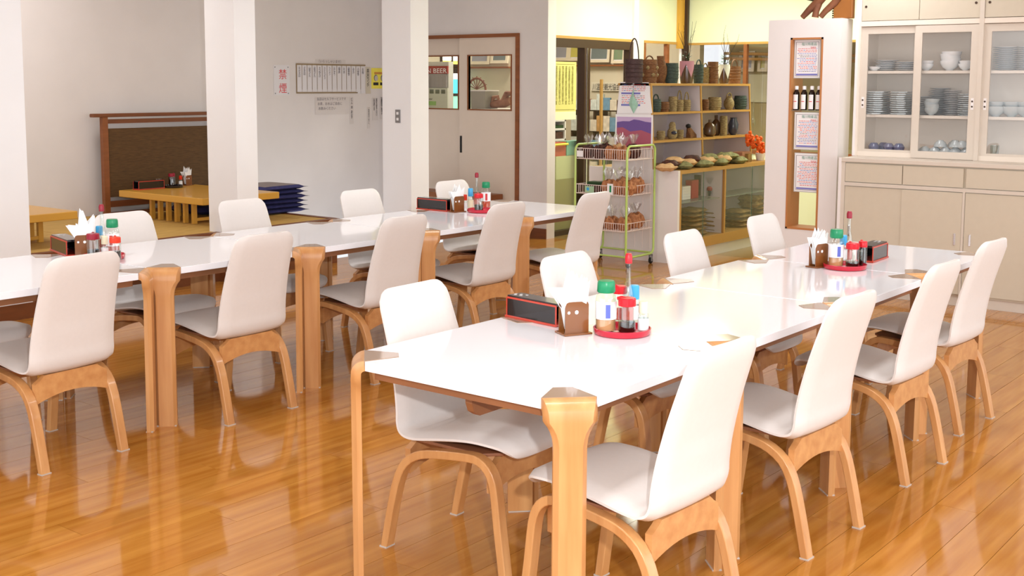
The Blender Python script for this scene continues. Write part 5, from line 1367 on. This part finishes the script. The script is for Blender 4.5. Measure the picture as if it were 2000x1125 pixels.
m.tube([(0, .13, .04), (0, .05, .05), (.02, -.05, .06), (0, -.16, .09)], [.03, .045, .05, .04], 10)
m.tube([(0, .10, .05), (-.01, .07, .12), (.0, .02, .13), (0, 0, .07)], [.02, .022, .02, .015], 8)
m.tube([(.02, -.03, .07), (.02, -.09, .16), (.0, -.17, .17)], [.03, .035, .02], 8)
m.build('carved_root', mat('pale_driftwood', (170, 122, 92), .6, c2=(120, 70, 46), scale=12, bump=.4), o, smooth=True)
# beer fridge
XF = DX+1.0
y0, y1, z0, z1 = pq(800, 121, 874, 217, XF)
o = empty('beer_fridge', (XF, y0, 0)); tag(o, 'drinks fridge with a red BEER header seen through the left door window', 'fridge')
Wd = y1-y0
bar('case', .02, .10, 0, Wd, 0, z1, mat('fridge_grey', (206, 206, 196), .4, var=.03), o)
def fz(v): return at(860, v, 0, XF).z
bar('red_header', -.0, .02, 0, Wd, fz(144), fz(129), mat('header_red', (158, 60, 50), .5, var=.03), o)
lettering('KIRIN BEER', (fz(130)-fz(143))*1.0, (-.003, at(812, 150, 0, XF).y-y0, fz(142.5)), LY, (0, 0, 1), LABEL, o, width=at(812, 150, 0, XF).y-at(872, 150, 0, XF).y)
bar('glass_front', .0, .02, .02, Wd-.02, fz(171), fz(144.5), mat('fridge_inside', (150, 146, 144), .2, c2=(110, 106, 106), scale=10), o)
m = MB()
for k in range(6): m.box(-.003, .0, Wd*(.06+.15*k), Wd*(.16+.15*k), fz(183), fz(175))
m.build('price_window', mat('drink_card', (110, 116, 96), .5, var=.3), o)
bar('lower_panel', .0, .02, 0, Wd, .3, fz(172), mat('fridge_panel', (200, 204, 186), .5, var=.03), o)
lettering('Enjoy your', (fz(190)-fz(196))*.9, (-.003, Wd*.62, fz(195)), LY, (0, 0, 1), INK, o)
bar('green_label', -.003, .0, Wd*.3, Wd*.62, fz(206), fz(198), mat('lime_label', (150, 196, 110), .5, var=.05), o)
# stained window behind it
YW = 9.245
a = at(862, 100, 1, YW); b = at(901, 212, 1, YW)
o = struct(empty('window_3', (a.x, YW, b.z))); Wd = b.x-a.x; hh = a.z-b.z
def em(n, c, s=1.0): return mat(n, c, .5, emit=s)
rows = [(1.0, .84, 'bright_pane', (255, 255, 240)), (.83, .78, 'yellow_pane', (236, 230, 110)), (.62, .52, 'white_sky_pane', (250, 252, 255)), (.515, .27, 'cyan_pane', (90, 214, 224)), (.22, .0, 'mint_pane', (150, 220, 190))]
for a_, b_, nm, c_ in rows:
    for q_ in (0, 1): bar('pane', Wd*(.02+.5*q_), Wd*(.48+.5*q_), -.006, 0, hh*b_, hh*a_, em(nm, c_, .9), o)
bar('pane', Wd*.02, Wd*.48, -.007, 0, hh*.27, hh*.38, MATS['yellow_pane'], o)
MB().box(-.02, 0, -.02, .0, 0, hh).box(Wd, Wd+.02, -.02, .0, 0, hh).box(Wd*.48, Wd*.52, -.02, 0, 0, hh).box(0, Wd, -.03, 0, hh*.62, hh*.78).box(0, Wd, -.02, 0, hh*.22, hh*.27).build('glazing_bar', DKBR, o)
# corridor behind the shop back windows: pictures, papers, bamboo rails
XC = 13.2
framed(1445, 100, 1474, 140, XC, 'pale framed sheet at the right end behind the back window', 1, .1)
framed(1482, 104, 1500, 140, XC, 'small framed green picture at the far right behind the back window', 2, .1)
y0, y1, z0, z1 = pq(1380, 144, 1500, 200, XC)
for k in range(3):
    bb = bar('notice_sheet', XC, XC+.004, y0+(y1-y0)*k/3+.02, y0+(y1-y0)*(k+1)/3-.02, z0, z1-.01, mat('pale_sheet', (214, 208, 176), .7, var=.08, scale=10)); tag(bb, 'pale papers pinned side by side behind the back window', 'notice', 'papers behind the back window')
struct(bar('wall_corridor', XC+.02, XC+.08, 3.0, 7.0, 0, Zc, mat('corridor_wall', (176, 160, 116), .8, c2=(150, 132, 92), scale=2)))
m = MB()
for v in (112, 122): 
    z = at(1450, v, 0, XC-.1).z; m.tube([(XC-.1, 7.0, z+.05), (XC-.1, 4.3, z-.02)], .018, 8)
struct(m.build('trim_9', YWOOD, None, smooth=True))
